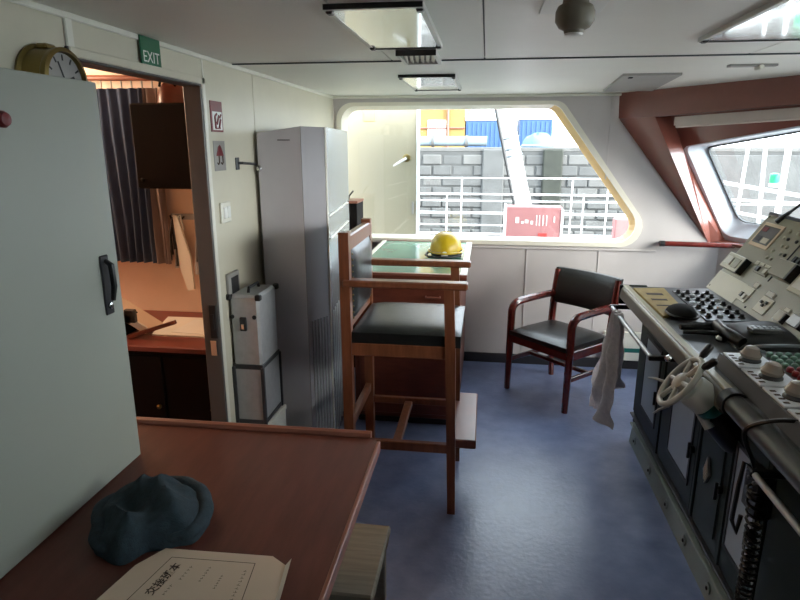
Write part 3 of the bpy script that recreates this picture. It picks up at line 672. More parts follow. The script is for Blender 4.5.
# ================================================================== wall fittings, left wall
ck = thing('brass_clock', 'round brass ship clock on the cream wall above the cabinet', 'clock', (XL, 1.462, 1.81))
bm = B(); lathe(bm, [(0.088, 0), (0.09, 0.008), (0.080, 0.012), (0.077, 0.058), (0.081, 0.063), (0.081, 0.075), (0.071, 0.078), (0.069, 0.060)], (XL, 1.462, 1.810), (1, 0, 0), 36); obj('housing', bm, M_brass, ck, True)
bm = B(); lathe(bm, [(0.068, 0), (0.068, 0.003)], (XL+0.0645, 1.462, 1.810), (1, 0, 0), 36); dl = obj('dial', bm, M_grey, ck)
for i in range(12):
    bm = B(); a = i*PI/6; box(bm, -0.0005, 0.0005, -0.002, 0.002, 0.050, 0.064, 0, Matrix.Translation((XL+0.0680, 1.462, 1.810)) @ Matrix.Rotation(a, 4, 'X')); obj('hour_mark', bm, M_black, dl)
bm = B(); box(bm, -0.0005, 0.0005, -0.002, 0.002, -0.01, 0.05, 0, Matrix.Translation((XL+0.0692, 1.462, 1.810)) @ Matrix.Rotation(0.4, 4, 'X')); obj('hand', bm, M_black, dl)
bm = B(); box(bm, -0.0005, 0.0005, -0.003, 0.003, -0.008, 0.036, 0, Matrix.Translation((XL+0.0702, 1.462, 1.810)) @ Matrix.Rotation(-1.2, 4, 'X')); obj('hand', bm, M_black, dl)
bm = B(); box(bm, XL+0.01, XL+0.04, 1.445, 1.485, 1.886, 1.90, 0.004); obj('top_lug', bm, M_brass, ck)

ex = thing('exit_sign', 'green EXIT sign above the cabin doorway', 'sign', (XL, 2.0, 1.95))
bm = B(); box(bm, XL+0.008, XL+0.013, 1.925, 2.046, 1.886, 1.9985, 0.001); obj('board', bm, M_green, ex)
obj('lettering', text_bm('EXIT', 0.05, basis((XL+0.0134, 1.985, 1.935), (0, 1, 0), (0, 0, 1), (1, 0, 0)), 0.0003), M_white, ex)

s1 = thing('fire_alarm_sign', 'dark red fire alarm sign with white pictogram beside the doorway', 'sign', (XL, 2.48, 1.77))
bm = B(); box(bm, XL, XL+0.004, 2.42, 2.532, 1.708, 1.832, 0.001); obj('board', bm, M_red, s1)
bm = B(); box(bm, XL+0.004, XL+0.0046, 2.432, 2.522, 1.716, 1.79, 0); obj('white_field', bm, M_white, s1)
bm = B()
for (a0, b0, a1, b1, wd) in ((2.455, 1.722, 2.452, 1.77, 0.012), (2.452, 1.77, 2.472, 1.782, 0.010), (2.468, 1.74, 2.49, 1.775, 0.012), (2.488, 1.725, 2.505, 1.76, 0.012), (2.455, 1.722, 2.50, 1.724, 0.008), (2.50, 1.765, 2.512, 1.78, 0.008)):
    tube(bm, [(XL+0.0046, a0, b0), (XL+0.0046, a1, b1)], wd/2, 4, square=True)
obj('pictogram', bm, M_red, s1)
s2 = thing('lifeboat_sign', 'grey plate with a red lamp-shaped pictogram under the fire alarm sign', 'sign', (XL, 2.48, 1.61))
bm = B(); box(bm, XL, XL+0.003, 2.425, 2.535, 1.548, 1.672, 0.001); obj('board', bm, M_grey, s2)
bm = B(); plate(bm, [(2.445, 1.61), (2.515, 1.61), (2.495, 1.648), (2.482, 1.656), (2.465, 1.648)], [], xw(XL+0.003), xw(XL+0.0038)); obj('pictogram_shade', bm, M_red, s2)
bm = B()
for y0 in (2.462, 2.498):
    tube(bm, [(XL+0.0035, y0+0.006, 1.61), (XL+0.0035, y0+0.006, 1.582), (XL+0.0035, y0-0.003, 1.575), (XL+0.0035, y0-0.012, 1.582)], 0.003, 6)
obj('pictogram_hook', bm, M_ink, s2)
lsw = thing('light_switch', 'white light switch on the cream wall left of the locker', 'switch', (XL, 2.49, 1.37))
bm = B(); box(bm, XL, XL+0.012, 2.438, 2.535, 1.325, 1.415, 0.004); obj('plate', bm, M_trimw, lsw)
bm = B(); box(bm, XL+0.01, XL+0.018, 2.455, 2.485, 1.345, 1.395, 0.003); obj('rocker', bm, M_white, lsw)
bm = B(); box(bm, XL+0.01, XL+0.018, 2.49, 2.52, 1.345, 1.395, 0.003); obj('rocker', bm, M_white, lsw)
sk = thing('wall_socket', 'dark wall socket just above the aluminium case', 'socket', (XL, 2.5, 1.04))
bm = B(); box(bm, XL, XL+0.018, 2.448, 2.56, 0.985, 1.10, 0.004); obj('plate', bm, M_grey, sk)
bm = B(); box(bm, XL+0.016, XL+0.022, 2.468, 2.54, 1.005, 1.08, 0.003); obj('insert', bm, M_iron, sk)

# ================================================================== ceiling fittings
def lamp(x0, x1, y0, y1, label, th=0.014):
    L_ = thing('ceiling_lamp', label, 'lamp', ((x0+x1)/2, (y0+y1)/2, ZC-th), group='fluorescent ceiling lamps, switched off')
    bm = B(); fr = 0.014
    plate(bm, rect(x0, x1, y0, y1), [rect(x0+fr, x1-fr, y0+fr, y1-fr)], lambda x, y: (x, y, ZC), lambda x, y: (x, y, ZC-th)); obj('housing', bm, M_fix, L_)
    bm = B(); box(bm, x0+0.002, x1-0.002, y0-0.003, y0, ZC-th, ZC-0.001, 0.001); obj('end_plate', bm, M_iron, L_)
    bm = B(); box(bm, x0+0.002, x1-0.002, y1-fr, y1-fr+0.004, ZC-th-0.002, ZC-th+0.004, 0.001); obj('end_plate', bm, M_iron, L_)
    bm = B(); box(bm, x0+fr, x1-fr, y0+fr, y1-fr, ZC-th+0.001, ZC-th+0.004, 0); obj('diffuser', bm, M_diff, L_)
    for q in (0.3, 0.7):
        xx = x0+(x1-x0)*q; bm = B(); cyl(bm, (xx, y0+0.03, ZC-0.003), (xx, y1-0.03, ZC-0.003), 0.006, n=10); obj('lamp_tube', bm, M_tube, L_, True)
    for xx in (x0+0.012, x1-0.012):
        for yy in (y0+0.03, y1-0.03):
            bm = B(); box(bm, xx-0.009, xx+0.009, yy-0.014, yy+0.014, ZC-th-0.006, ZC-th+0.004, 0.003); obj('clip', bm, M_black, L_)
    return L_
lamp(-0.425, -0.168, 1.60, 2.26, 'fluorescent ceiling lamp on the table side of the air vent')
lamp(-0.46, -0.168, 3.17, 3.92, 'fluorescent ceiling lamp between the air vent and the slanted window', 0.016)
lamp(0.685, 1.05, 1.45, 2.26, 'fluorescent ceiling lamp above the console, mirroring the windows')
vt = thing('air_vent', 'small slatted air vent between two ceiling lamps', 'vent', (-0.28, 2.5, ZC))
bm = B(); plate(bm, rect(-0.352, -0.2, 2.37, 2.65), [rect(-0.34, -0.212, 2.385, 2.635)], lambda x, y: (x, y, ZC), lambda x, y: (x, y, ZC-0.02)); obj('frame', bm, M_fix, vt)
bm = B(); box(bm, -0.352, -0.2, 2.366, 2.371, ZC-0.022, ZC-0.001, 0.001); obj('front_lip', bm, M_iron, vt)
bm = B(); box(bm, -0.34, -0.212, 2.385, 2.635, ZC-0.004, ZC-0.001, 0); obj('backing', bm, M_black, vt)
for i in range(6):
    bm = B(); box(bm, -0.0075, 0.0075, -0.16, 0.16, -0.001, 0.001, 0, Matrix.Translation((-0.33+i*0.0215, 2.51, ZC-0.012)) @ Matrix.Rotation(0.1, 4, 'Z') @ Matrix.Rotation(0.6, 4, 'Y') @ Matrix.Scale(0.75, 4, (0, 1, 0))); obj('slat', bm, M_fix, vt)
sm = thing('smoke_detector', 'beige drum-shaped smoke detector on a white ceiling plate', 'detector', (0.193, 1.558, 1.9))
bm = B(); box(bm, 0.125, 0.285, 1.55, 1.775, ZC-0.006, ZC, 0.002); obj('base_plate', bm, M_white, sm)
bm = B(); lathe(bm, [(0.028, 0), (0.030, -0.022), (0.040, -0.028), (0.045, -0.040), (0.045, -0.060), (0.036, -0.074), (0.024, -0.080), (0.022, -0.087)], (0.193, 1.558, ZC-0.004), (0, 0, 1), 28); obj('body', bm, M_smoke, sm, True)
bm = B(); lathe(bm, [(0.022, 0), (0.020, -0.004), (0.008, -0.006)], (0.193, 1.558, ZC-0.091), (0, 0, 1), 20); obj('sensor_cap', bm, M_white, sm, True)
bm = B(); plate(bm, [(0.66, 3.28), (0.94, 3.28), (1.03, 4.2), (0.73, 4.2)], [], lambda x, y: (x, y, ZC), lambda x, y: (x, y, ZC-0.012)); hp = thing('ceiling_hatch', 'flat grey hatch plate on the ceiling near the brown beam', 'hatch', (0.84, 3.7, ZC-0.012)); obj('plate', bm, M_grey, hp)
bm = B(); box(bm, 0.70, 0.72, 3.33, 3.36, ZC-0.018, ZC-0.01, 0.002); obj('catch', bm, M_iron, hp)
cl = thing('ceiling_clamp', 'small grey cable clamp on the ceiling above the raked window', 'clamp', (1.15, 3.0, ZC))
bm = B(); box(bm, 1.05, 1.25, 2.98, 3.02, ZC-0.01, ZC, 0.002); obj('strap', bm, M_grey, cl)
bm = B(); cyl(bm, (1.18, 2.97, ZC-0.014), (1.18, 3.03, ZC-0.014), 0.010, n=10); obj('fitting', bm, M_trimw, cl)

# ================================================================== armchair by the far wall (local: +x is its front)
ac = thing('armchair', 'glossy red-brown wooden armchair with black leather seat and back', 'chair', (0.540, 3.950, 0), math.radians(-135.5))
for sy in (-1, 1):
    y = 0.25*sy
    pts = [(0.232, y, 0), (0.225, y, 0.30), (0.22, y, 0.54)]       # front leg bending into the arm
    for i in range(7):
        a = PI/2*i/6; pts.append((0.22-0.07*(1-math.cos(a)), y, 0.552+0.07*math.sin(a)))
    pts += [(0.05, y, 0.626), (-0.10, y, 0.628), (-0.205, y*0.98, 0.628)]
    bm = B(); tube(bm, pts, [0.020, 0.024]+[0.026]*(len(pts)-2), 8); lobj('front_leg_and_arm', bm, M_redwood, ac, True)
    bm = B(); tube(bm, [(-0.225, y*0.95, 0), (-0.195, y*0.97, 0.42), (-0.215, y*0.98, 0.63), (-0.235, y*0.98, 0.80)], [0.020, 0.026, 0.026, 0.020], 8); lobj('rear_leg', bm, M_redwood, ac, True)
    bm = B(); box(bm, -0.20, 0.225, y-0.012, y+0.012, 0.345, 0.405, 0.003); lobj('side_rail', bm, M_redwood, ac)
    bm = B(); box(bm, -0.21, 0.225, y-0.010, y+0.010, 0.20, 0.232, 0.003); lobj('stretcher', bm, M_redwood, ac)
bm = B(); box(bm, 0.21, 0.235, -0.25, 0.25, 0.345, 0.405, 0.003); lobj('front_rail', bm, M_redwood, ac)
bm = B(); box(bm, -0.205, -0.18, -0.245, 0.245, 0.345, 0.405, 0.003); lobj('rear_rail', bm, M_redwood, ac)
bm = B(); box(bm, 0.0, 0.025, -0.25, 0.25, 0.205, 0.23, 0.003); lobj('stretcher', bm, M_redwood, ac)
bm = B(); cushion(bm, -0.185, 0.247, -0.238, 0.238, 0.40, 0.43, 0.028); lobj('seat_cushion', bm, M_lea, ac, True)
bm = B(); nx, ny = 16, 8; F0 = []; F1 = []
for i in range(nx+1):
    a0 = []; a1 = []
    for j in range(ny+1):
        u = i/nx*2-1; v = j/ny; z = 0.565+0.245*v; x = -0.195-0.05*v-0.035*(1-u*u)
        e = max(0.0, (1-abs(u)**6)*(1-abs(2*v-1)**4))**0.5
        a0.append(bm.verts.new((x-0.02-0.006*e, u*0.262, z))); a1.append(bm.verts.new((x+0.008+0.02*e, u*0.262, z)))
    F0.append(a0); F1.append(a1)
for i in range(nx):
    for j in range(ny): bm.faces.new((F1[i][j], F1[i+1][j], F1[i+1][j+1], F1[i][j+1])); bm.faces.new((F0[i][j], F0[i][j+1], F0[i+1][j+1], F0[i+1][j]))
    bm.faces.new((F0[i][0], F0[i+1][0], F1[i+1][0], F1[i][0])); bm.faces.new((F0[i][ny], F1[i][ny], F1[i+1][ny], F0[i+1][ny]))
for j in range(ny):
    bm.faces.new((F0[0][j], F1[0][j], F1[0][j+1], F0[0][j+1])); bm.faces.new((F0[nx][j], F0[nx][j+1], F1[nx][j+1], F1[nx][j]))
lobj('back_cushion', bm, M_lea, ac, True)

# junction box low on the far wall, right of the armchair
jb = thing('junction_box', 'low white junction box with a dark teal strip behind the armchair', 'box', (1.12, YF-0.03, 0.078))
bm = B(); box(bm, 0.92, 1.36, YF-0.05, YF-0.019, 0.078, 0.30, 0.004); obj('cover', bm, M_trimw, jb)
bm = B(); box(bm, 0.92, 1.36, YF-0.056, YF-0.049, 0.145, 0.178, 0.002); obj('teal_strip', bm, M_teal, jb)

# ================================================================== helm console
CY0, CY1 = -0.6, 3.36
co = thing('helm_console', 'long dark green helm console with sloping beige instrument panel', 'console', (1.2, 1.5, 0))
bm = B(); plate(bm, [(0.895, 0.105), (1.78, 0.0), (1.78, 1.22), (1.52, 1.305), (1.49, 1.305), (1.225, 0.895), (0.80, 0.89), (0.80, 0.86), (0.895, 0.84)], [], lambda x, z: (x, CY0, z), lambda x, z: (x, CY1-0.03, z)); obj('body', bm, M_greend, co)
bm = B(); plate(bm, [(0.872, 0.0), (0.90, 0.0), (0.90, 0.105), (0.882, 0.105)], [], lambda x, z: (x, CY0, z), lambda x, z: (x, 3.275, z)); kp = obj('kick_plate', bm, M_kick, co)
for y in (3.17, 2.86, 2.56, 2.30, 2.02, 1.76, 1.5):
    bm = B(); lathe(bm, [(0.022, 0), (0.022, 0.004), (0.017, 0.005)], (0.875, y, 0.055), (-1, 0, 0.05), 14); b1 = obj('cover_disc', bm, M_kick, kp)
    bm = B(); lathe(bm, [(0.008, 0), (0.008, 0.004), (0.003, 0.006)], (0.871, y, 0.055), (-1, 0, 0.05), 8); obj('bolt', bm, M_iron, b1)
bm = B(); box(bm, 0.870, 0.90, CY0, 3.29, 0.105, 0.116, 0.003); obj('kick_ledge', bm, M_kick, co)
bm = B(); box(bm, 0.80, 1.24, CY0, 3.34, 0.888, 0.902, 0.003); obj('desk_top', bm, M_contop, co)
bm = B(); plate(bm, roundpoly([(0.755, 0.83), (0.815, 0.83), (0.815, 0.902), (0.765, 0.905)], [0.015, 0, 0.0, 0.03], 5), [], lambda x, z: (x, 1.86, z), lambda x, z: (x, 3.345, z)); obj('front_bolster', bm, M_roll, co)
bm = B(); box(bm, 0.772, 0.802, 1.86, 3.34, 0.900, 0.909, 0.003); obj('bolster_highlight_strip', bm, M_beigel, co)  # beige strip, its pale tone also paints the highlight along the padded edge
bm = B(); cyl(bm, (0.79, CY0, 0.875), (0.79, 1.84, 0.875), 0.034, n=18); obj('front_bolster', bm, M_rolld, co, True)
bm = B(); cyl(bm, (0.79, 1.825, 0.875), (0.79, 1.87, 0.875), 0.042, n=18); obj('collar', bm, M_black, co, True)
bm = B(); box(bm, 0.756, 0.90, 3.335, 3.355, 0.80, 0.908, 0.004); obj('end_cap', bm, M_greend, co)
# doors along the front
for i, (y0, y1, pane) in enumerate(((2.84, 3.30, 1), (2.32, 2.80, 1), (2.02, 2.28, 0), (1.76, 1.99, 1), (1.28, 1.72, 0), (0.80, 1.24, 0))):
    bm = B(); box(bm, 0.882, 0.896, y0, y1, 0.185, 0.80, 0.004); d_ = obj('access_door', bm, M_greend, co)
    if pane:
        a0, a1 = ((y0+0.06, y1-0.15) if y1-y0 > 0.3 else (y0+0.035, y1-0.03))
        bm = B(); plate(bm, rect(a0-0.016, a1+0.016, 0.274, 0.686), [rect(a0, a1, 0.29, 0.67)], xw(0.8825), xw(0.877)); obj('pane_frame', bm, M_iron, d_)
        bm = B(); box(bm, 0.8795, 0.8835, a0, a1, 0.29, 0.67, 0); obj('access_pane', bm, M_pane, d_)
    else:
        bm = B(); box(bm, 0.876, 0.883, y0+0.03, y1-0.03, 0.24, 0.74, 0.003); obj('door_panel', bm, M_greend, d_)
    bm = B(); lathe(bm, [(0.016, 0), (0.016, 0.014), (0.008, 0.016)], (0.880, y0+0.028, 0.45), (-1, 0, 0), 12); kb = obj('door_knob', bm, M_black, d_)
    bm = B(); box(bm, 0.856, 0.868, y0+0.023, y0+0.033, 0.41, 0.48, 0.002); obj('knob_grip', bm, M_black, kb)
for y in (2.82, 2.30, 2.005, 1.74, 1.26):
    bm = B(); box(bm, 0.878, 0.896, y-0.012, y+0.012, 0.175, 0.835, 0.003); obj('stile', bm, M_greend, co)
bm = B(); box(bm, 0.876, 0.898, CY0, 3.33, 0.150, 0.160, 0.002); obj('lower_moulding', bm, M_trimd, co)
# thin rails on brackets
for (y0, y1, x, z) in ((2.45, 3.265, 0.706, 0.80), (0.6, 1.65, 0.79, 0.745)):
    bm = B(); tube(bm, [(x, y0, z), (x, y1, z)], 0.010, 10); r_ = obj('towel_rail', bm, M_alu, co, True)
    for y in (y0, y1):
        bm = B(); box(bm, x-0.012, 0.9, y-0.011, y+0.011, z-0.010, z+0.012, 0.004); obj('rail_bracket', bm, M_black, r_)
# sloping instrument panel
P0 = Vector((1.22, 3.385, 0.90)); BD = Vector((0.27, 0, 0.41)).normalized(); ND = Vector((-BD.z, 0, BD.x)); AD = Vector((0, -1, 0))
PM = basis(P0, AD, BD, AD.cross(BD)); 
if PM.col[2].to_3d().dot(ND) < 0: PM = basis(P0, AD, BD, ND)
def pbox(bm, a0, a1, b0, b1, h0, h1, bev=0.002):
    x = B(); box(x, a0, a1, b0, b1, h0, h1, bev); x.transform(PM)
    me = bpy.data.meshes.new('tmp'); x.to_mesh(me); x.free(); bm.from_mesh(me); bpy.data.meshes.remove(me); return bm
bm = B(); pbox(bm, 0, 3.98, 0, 0.49, -0.03, 0.0, 0.002); pn = obj('instrument_panel', bm, M_beige, co)
bm = B(); pbox(bm, 0.0, 3.98, 0.478, 0.496, -0.05, 0.006, 0.002); obj('panel_top_edge', bm, M_trimd, pn)
bm = B(); pbox(bm, 0.0, 0.36, 0.0, 0.115, 0.0, 0.003, 0.001); obj('panel_patch', bm, M_beigel, pn)
def module(a0, a1, b0, b1, hh, m, name='instrument', lid=None):
    bm = B(); pbox(bm, a0, a1, b0, b1, 0, hh, 0.003); o = obj(name, bm, m, pn)
    return o
def sub(a0, a1, b0, b1, h0, h1, m, name, par):
    bm = B(); pbox(bm, a0, a1, b0, b1, h0, h1, 0.0015); return obj(name, bm, m, par)
# framed display
fr2 = module(0.045, 0.255, 0.298, 0.438, 0.006, mat('display_frame_tan', s(206, 182, 148), 0.45), 'display_frame')
sub(0.065, 0.235, 0.318, 0.42, 0.006, 0.0075, M_lcd, 'screen', fr2); sub(0.08, 0.13, 0.385, 0.412, 0.0075, 0.009, M_red, 'key', fr2); sub(0.15, 0.215, 0.325, 0.355, 0.0075, 0.009, M_beigel, 'key', fr2); sub(0.08, 0.13, 0.33, 0.36, 0.0075, 0.009, M_iron, 'key', fr2)
o = module(0.02, 0.22, 0.132, 0.222, 0.035, M_beigel, 'raised_instrument'); sub(0.05, 0.12, 0.155, 0.20, 0.035, 0.042, M_paper, 'white_key', o); sub(0.212, 0.225, 0.135, 0.22, 0.0, 0.034, M_black, 'shadow_strip', o)  # plain white key; black side strip paints in the instrument's shadow
sub(0.135, 0.2, 0.15, 0.205, 0.035, 0.038, M_beige, 'key', o)
o = module(0.26, 0.30, 0.215, 0.238, 0.006, M_beigel, 'name_plate')
o = module(0.31, 0.44, 0.18, 0.238, 0.008, M_beige, 'switch_module')
for a in (0.325, 0.405): sub(a, a+0.03, 0.19, 0.215, 0.008, 0.018, M_black if a < 0.4 else M_beigel, 'switch', o)
sub(0.325, 0.37, 0.222, 0.236, 0.008, 0.014, M_beigel, 'key', o); sub(0.38, 0.43, 0.222, 0.236, 0.008, 0.014, M_beigel, 'key', o)
# lines of small lamps and a channel
for r_ in range(5):
    for q in range(4):
        if (r_+q) % 3 == 2: continue
        bm = B(); lathe(bm, [(0.009, 0), (0.009, 0.006), (0.004, 0.009)], PM @ Vector((0.315+0.04*q, 0.27+0.038*r_, 0)), ND, 8); obj('indicator', bm, M_iron if (r_*q) % 2 else M_beigel, pn)
bm = B(); pbox(bm, 0.475, 0.483, 0.17, 0.478, 0, 0.004, 0.001); obj('panel_joint', bm, M_iron, pn)
o = module(0.50, 0.65, 0.198, 0.282, 0.045, M_beige, 'raised_instrument'); sub(0.645, 0.662, 0.20, 0.28, 0, 0.044, M_black, 'shadow_strip', o); sub(0.502, 0.648, 0.196, 0.212, 0.0, 0.03, M_beigel, 'lower_lip', o)  # black strip again paints the shaded side
for a in (0.53, 0.565, 0.60): sub(a, a+0.022, 0.292, 0.32, 0, 0.012, M_black, 'switch', pn)
o = module(0.355, 0.45, 0.03, 0.112, 0.006, M_beigel, 'push_button_unit'); sub(0.372, 0.392, 0.05, 0.075, 0.006, 0.014, M_black, 'button', o); sub(0.405, 0.43, 0.045, 0.07, 0.006, 0.014, M_paper, 'button', o); sub(0.41, 0.455, 0.118, 0.142, 0, 0.008, M_paper, 'name_plate', pn)
o = module(0.548, 0.655, 0.026, 0.106, 0.006, M_beigel, 'push_button_unit'); 
for (a, b) in ((0.575, 0.07), (0.60, 0.058), (0.615, 0.075)): sub(a, a+0.014, b, b+0.014, 0.006, 0.016, M_black, 'button', o)
sub(0.56, 0.625, 0.112, 0.135, 0, 0.01, M_paper, 'name_plate', pn)
o = module(0.757, 0.815, 0.036, 0.086, 0.022, M_paper, 'rocker_switch'); sub(0.806, 0.822, 0.038, 0.084, 0, 0.02, M_black, 'shadow_strip', o); sub(0.76, 0.80, 0.092, 0.108, 0, 0.006, M_paper, 'name_plate', pn)
o = module(0.86, 0.94, 0.05, 0.10, 0.024, M_lcd, 'rocker_switch'); sub(0.925, 0.95, 0.05, 0.10, 0, 0.022, M_black, 'shadow_strip', o)
o = module(0.68, 0.95, 0.17, 0.29, 0.02, M_beigel, 'meter_unit'); sub(0.70, 0.93, 0.19, 0.27, 0.02, 0.022, M_paper, 'dial', o)
for i in range(3):
    o = module(1.05+i*0.32, 1.30+i*0.32, 0.16, 0.36, 0.02, M_beigel, 'meter_unit'); sub(1.07+i*0.32, 1.28+i*0.32, 0.18, 0.34, 0.02, 0.022, M_paper, 'dial', o)
for (a, b) in ((0.01, 0.47), (0.01, 0.02), (0.47, 0.02), (0.47, 0.47)):
    bm = B(); lathe(bm, [(0.006, 0), (0.006, 0.003), (0.002, 0.004)], PM @ Vector((a+0.012, b, 0)), ND, 8); obj('screw', bm, M_iron, pn)

# gooseneck lamp on the panel
gl = thing('gooseneck_lamp', 'black gooseneck lamp fixed to the instrument panel edge', 'lamp', tuple(PM @ Vector((0.13, 0.45, 0))))
p = PM @ Vector((0.14, 0.452, 0))
bm = B(); tube(bm, [p, p+Vector((0.015, -0.02, 0.03)), p+Vector((0.03, -0.05, 0.06))], [0.018, 0.014, 0.008], 10); obj('socket', bm, M_black, gl, True)
q0 = p+Vector((0.03, -0.05, 0.06))
bm = B(); tube(bm, [q0, q0+Vector((0.02, -0.06, 0.05)), q0+Vector((0.03, -0.14, 0.09)), q0+Vector((0.03, -0.24, 0.11)), q0+Vector((0.0, -0.34, 0.11)), q0+Vector((-0.05, -0.42, 0.09))], 0.007, 8); obj('neck', bm, M_black, gl, True)
bm = B(); lathe(bm, [(0.008, 0), (0.022, 0.02), (0.026, 0.06), (0.022, 0.062)], q0+Vector((-0.05, -0.42, 0.09)), (-0.7, -0.3, -0.6), 14); obj('lamp_shade', bm, M_black, gl, True)

# raised lower unit with clear-covered knobs and buttons
lu = thing('control_unit', 'raised grey control unit with silver plates and rows of green and red buttons', 'control unit', (0.97, 1.8, 0.9))
bm = B(); plate(bm, [(0.822, 0.90), (1.2, 0.90), (1.2, 0.96), (0.836, 0.948)], [], lambda x, z: (x, 1.2, z), lambda x, z: (x, 2.115, z)); obj('housing', bm, M_contop, lu)
for i, (y0, y1) in enumerate(((1.965, 2.105), (1.81, 1.95), (1.655, 1.795), (1.5, 1.64))):
    bm = B(); box(bm, 0.842, 0.962, y0, y1, 0.948, 0.9545, 0.001, None); pl2 = obj('silver_plate', bm, M_silver, lu)
    yc = (y0+y1)/2
    bm = B(); lathe(bm, [(0.034, 0), (0.034, 0.005), (0.026, 0.012)], (0.90, yc-0.005, 0.954), (0, 0, 1), 20); kb = obj('knob_base', bm, M_contop, pl2, True)
    bm = B(); lathe(bm, [(0.030, 0), (0.034, 0.010), (0.026, 0.022), (0.022, 0.034), (0.012, 0.040)], (0.90, yc-0.005, 0.966), (0.1, 0, 1), 9); obj('control_knob', bm, M_clear, kb, True)
    for q in range(4):
        bm = B(); box(bm, 0.85, 0.866, y0+0.02+q*0.028, y0+0.03+q*0.028, 0.9545, 0.9555, 0); obj('scale_mark', bm, M_ink, pl2)
for r_ in range(4):
    for q in range(10):
        x = 0.985+r_*0.03; y = 2.085-q*0.036
        bm = B(); lathe(bm, [(0.011, 0), (0.011, 0.012), (0.007, 0.016)], (x, y, 0.953), (0, 0, 1), 10)
        obj('button', bm, M_btng if q < 4 else M_btnr, lu, True)
# telephone-style radio
ph = thing('radio_telephone', 'black radio telephone with a grey label lying on the console top', 'telephone', (1.08, 2.42, 0.902))
bm = B(); G = []; nx, ny = 18, 14
for i in range(nx+1):
    row = []
    for j in range(ny+1):
        u, v = i/nx*2-1, j/ny*2-1
        e = max(0.0, (1-abs(u)**4)*(1-abs(v)**4))**0.45
        row.append(bm.verts.new((1.085+0.12*u, 2.42+0.125*v, 0.902+0.062*e*(1+0.25*u))))
    G.append(row)
for i in range(nx):
    for j in range(ny): bm.faces.new((G[i][j], G[i+1][j], G[i+1][j+1], G[i][j+1]))
obj('base', bm, M_iron, ph, True)
bm = B(); box(bm, 1.03, 1.145, 2.335, 2.39, 0.955, 0.972, 0.003, Matrix.Translation((0, 0, 0.002))); lb = obj('keypad', bm, M_lcd, ph)
for i in range(5):
    for q in range(2):
        bm = B(); box(bm, 1.037+i*0.021, 1.052+i*0.021, 2.341+q*0.024, 2.359+q*0.024, 0.973, 0.977, 0.001); obj('key', bm, M_pane, lb)
bm = B(); tube(bm, [(0.985, 2.30, 0.93), (0.965, 2.34, 0.94), (0.958, 2.42, 0.944), (0.965, 2.50, 0.94), (0.985, 2.54, 0.93)], [0.022, 0.024, 0.017, 0.024, 0.022], 10); obj('handset', bm, M_black, ph, True)
# coiled cord hanging beside console front
pts = []
base = [(0.90, 1.56, 0.95), (0.80, 1.60, 0.935), (0.752, 1.66, 0.87), (0.80, 1.69, 0.76), (0.845, 1.72, 0.66), (0.85, 1.70, 0.52), (0.845, 1.68, 0.40), (0.85, 1.69, 0.28), (0.86, 1.67, 0.19)]
def crv(P, n):
    out = []
    P = [Vector(p) for p in P]
    for i in range(len(P)-1):
        a = P[max(i-1, 0)]; b = P[i]; c_ = P[i+1]; d = P[min(i+2, len(P)-1)]
        for k_ in range(n):
            t = k_/n; out.append(0.5*((2*b)+(c_-a)*t+(2*a-5*b+4*c_-d)*t*t+(3*b-a-3*c_+d)*t**3))
    return out+[P[-1]]
cc = crv(base, 14)
bm = B(); tube(bm, cc[:58], 0.006, 6); cd1 = thing('coiled_cord', 'black coiled telephone cord hanging down the console front', 'cord', (0.85, 1.7, 0.2)); obj('straight_run', bm, M_black, cd1, True)
hp_ = []
seg = crv(base[4:], 60)
for i, p in enumerate(seg):
    a = i*0.62; hp_.append(p+Vector((0.02*math.cos(a)-0.012, 0.022*math.sin(a), 0)))
bm = B(); tube(bm, hp_, 0.0045, 5); obj('coil', bm, M_black, cd1, True)
bm = B(); box(bm, 0.835, 0.882, 1.70, 1.80, 0.56, 0.70, 0.006); mic = thing('microphone_hook', 'black microphone hanger on the console door', 'hook', (0.86, 1.75, 0.56)); obj('body', bm, M_black, mic)
bm = B(); tube(bm, [(0.845, 1.76, 0.70), (0.81, 1.76, 0.72), (0.80, 1.75, 0.65), (0.80, 1.76, 0.52), (0.82, 1.765, 0.47), (0.83, 1.77, 0.53)], 0.007, 8); obj('hook', bm, M_black, mic, True)
for i in range(5):
    bm = B(); lathe(bm, [(0.006, 0), (0.006, 0.006), (0.002, 0.008)], (0.836, 1.715+i*0.017, 0.68-0.012*(i % 2)), (-1, 0, 0), 8); obj('button', bm, M_pane, mic)

# knobs on console top
kg = thing('switch_board', 'dark board of black knobs and toggles by the end of the console', 'switch board', (1.08, 2.95, 0.902))
bm = B(); plate(bm, [(1.0, 3.24), (1.18, 3.24), (1.19, 2.68), (0.985, 2.68)], [], lambda x, y: (x, y, 0.902), lambda x, y: (x, y, 0.908)); obj('board', bm, M_trimd, kg)
for r_ in range(4):
    for q in range(7):
        x = 1.02+r_*0.046+random.uniform(-.006, .006); y = 3.19-q*0.075
        if (r_*7+q) % 5 == 3:
            bm = B(); lathe(bm, [(0.014, 0), (0.014, 0.01), (0.006, 0.014)], (x, y, 0.907), (0, 0, 1), 10); obj('bezel', bm, M_silver, kg, True)
        else:
            bm = B(); lathe(bm, [(0.015, 0), (0.015, 0.004), (0.010, 0.007), (0.009, 0.016), (0.006, 0.019)], (x, y, 0.907), (0, 0, 1), 10); kb = obj('knob', bm, M_black, kg, True)
            bm = B(); box(bm, x-0.016, x+0.016, y+0.018, y+0.030, 0.9075, 0.9095, 0); obj('legend', bm, M_silver, kb)
bm = B(); plate(bm, [(0.806, 3.25), (0.965, 3.27), (0.935, 2.80), (0.810, 2.70)], [], lambda x, y: (x, y, 0.9025), lambda x, y: (x, y, 0.914)); bk = thing('mustard_booklet', 'mustard-yellow booklet lying at the end of the console', 'booklet', (0.88, 3.0, 0.902)); obj('cover', bm, M_book, bk)
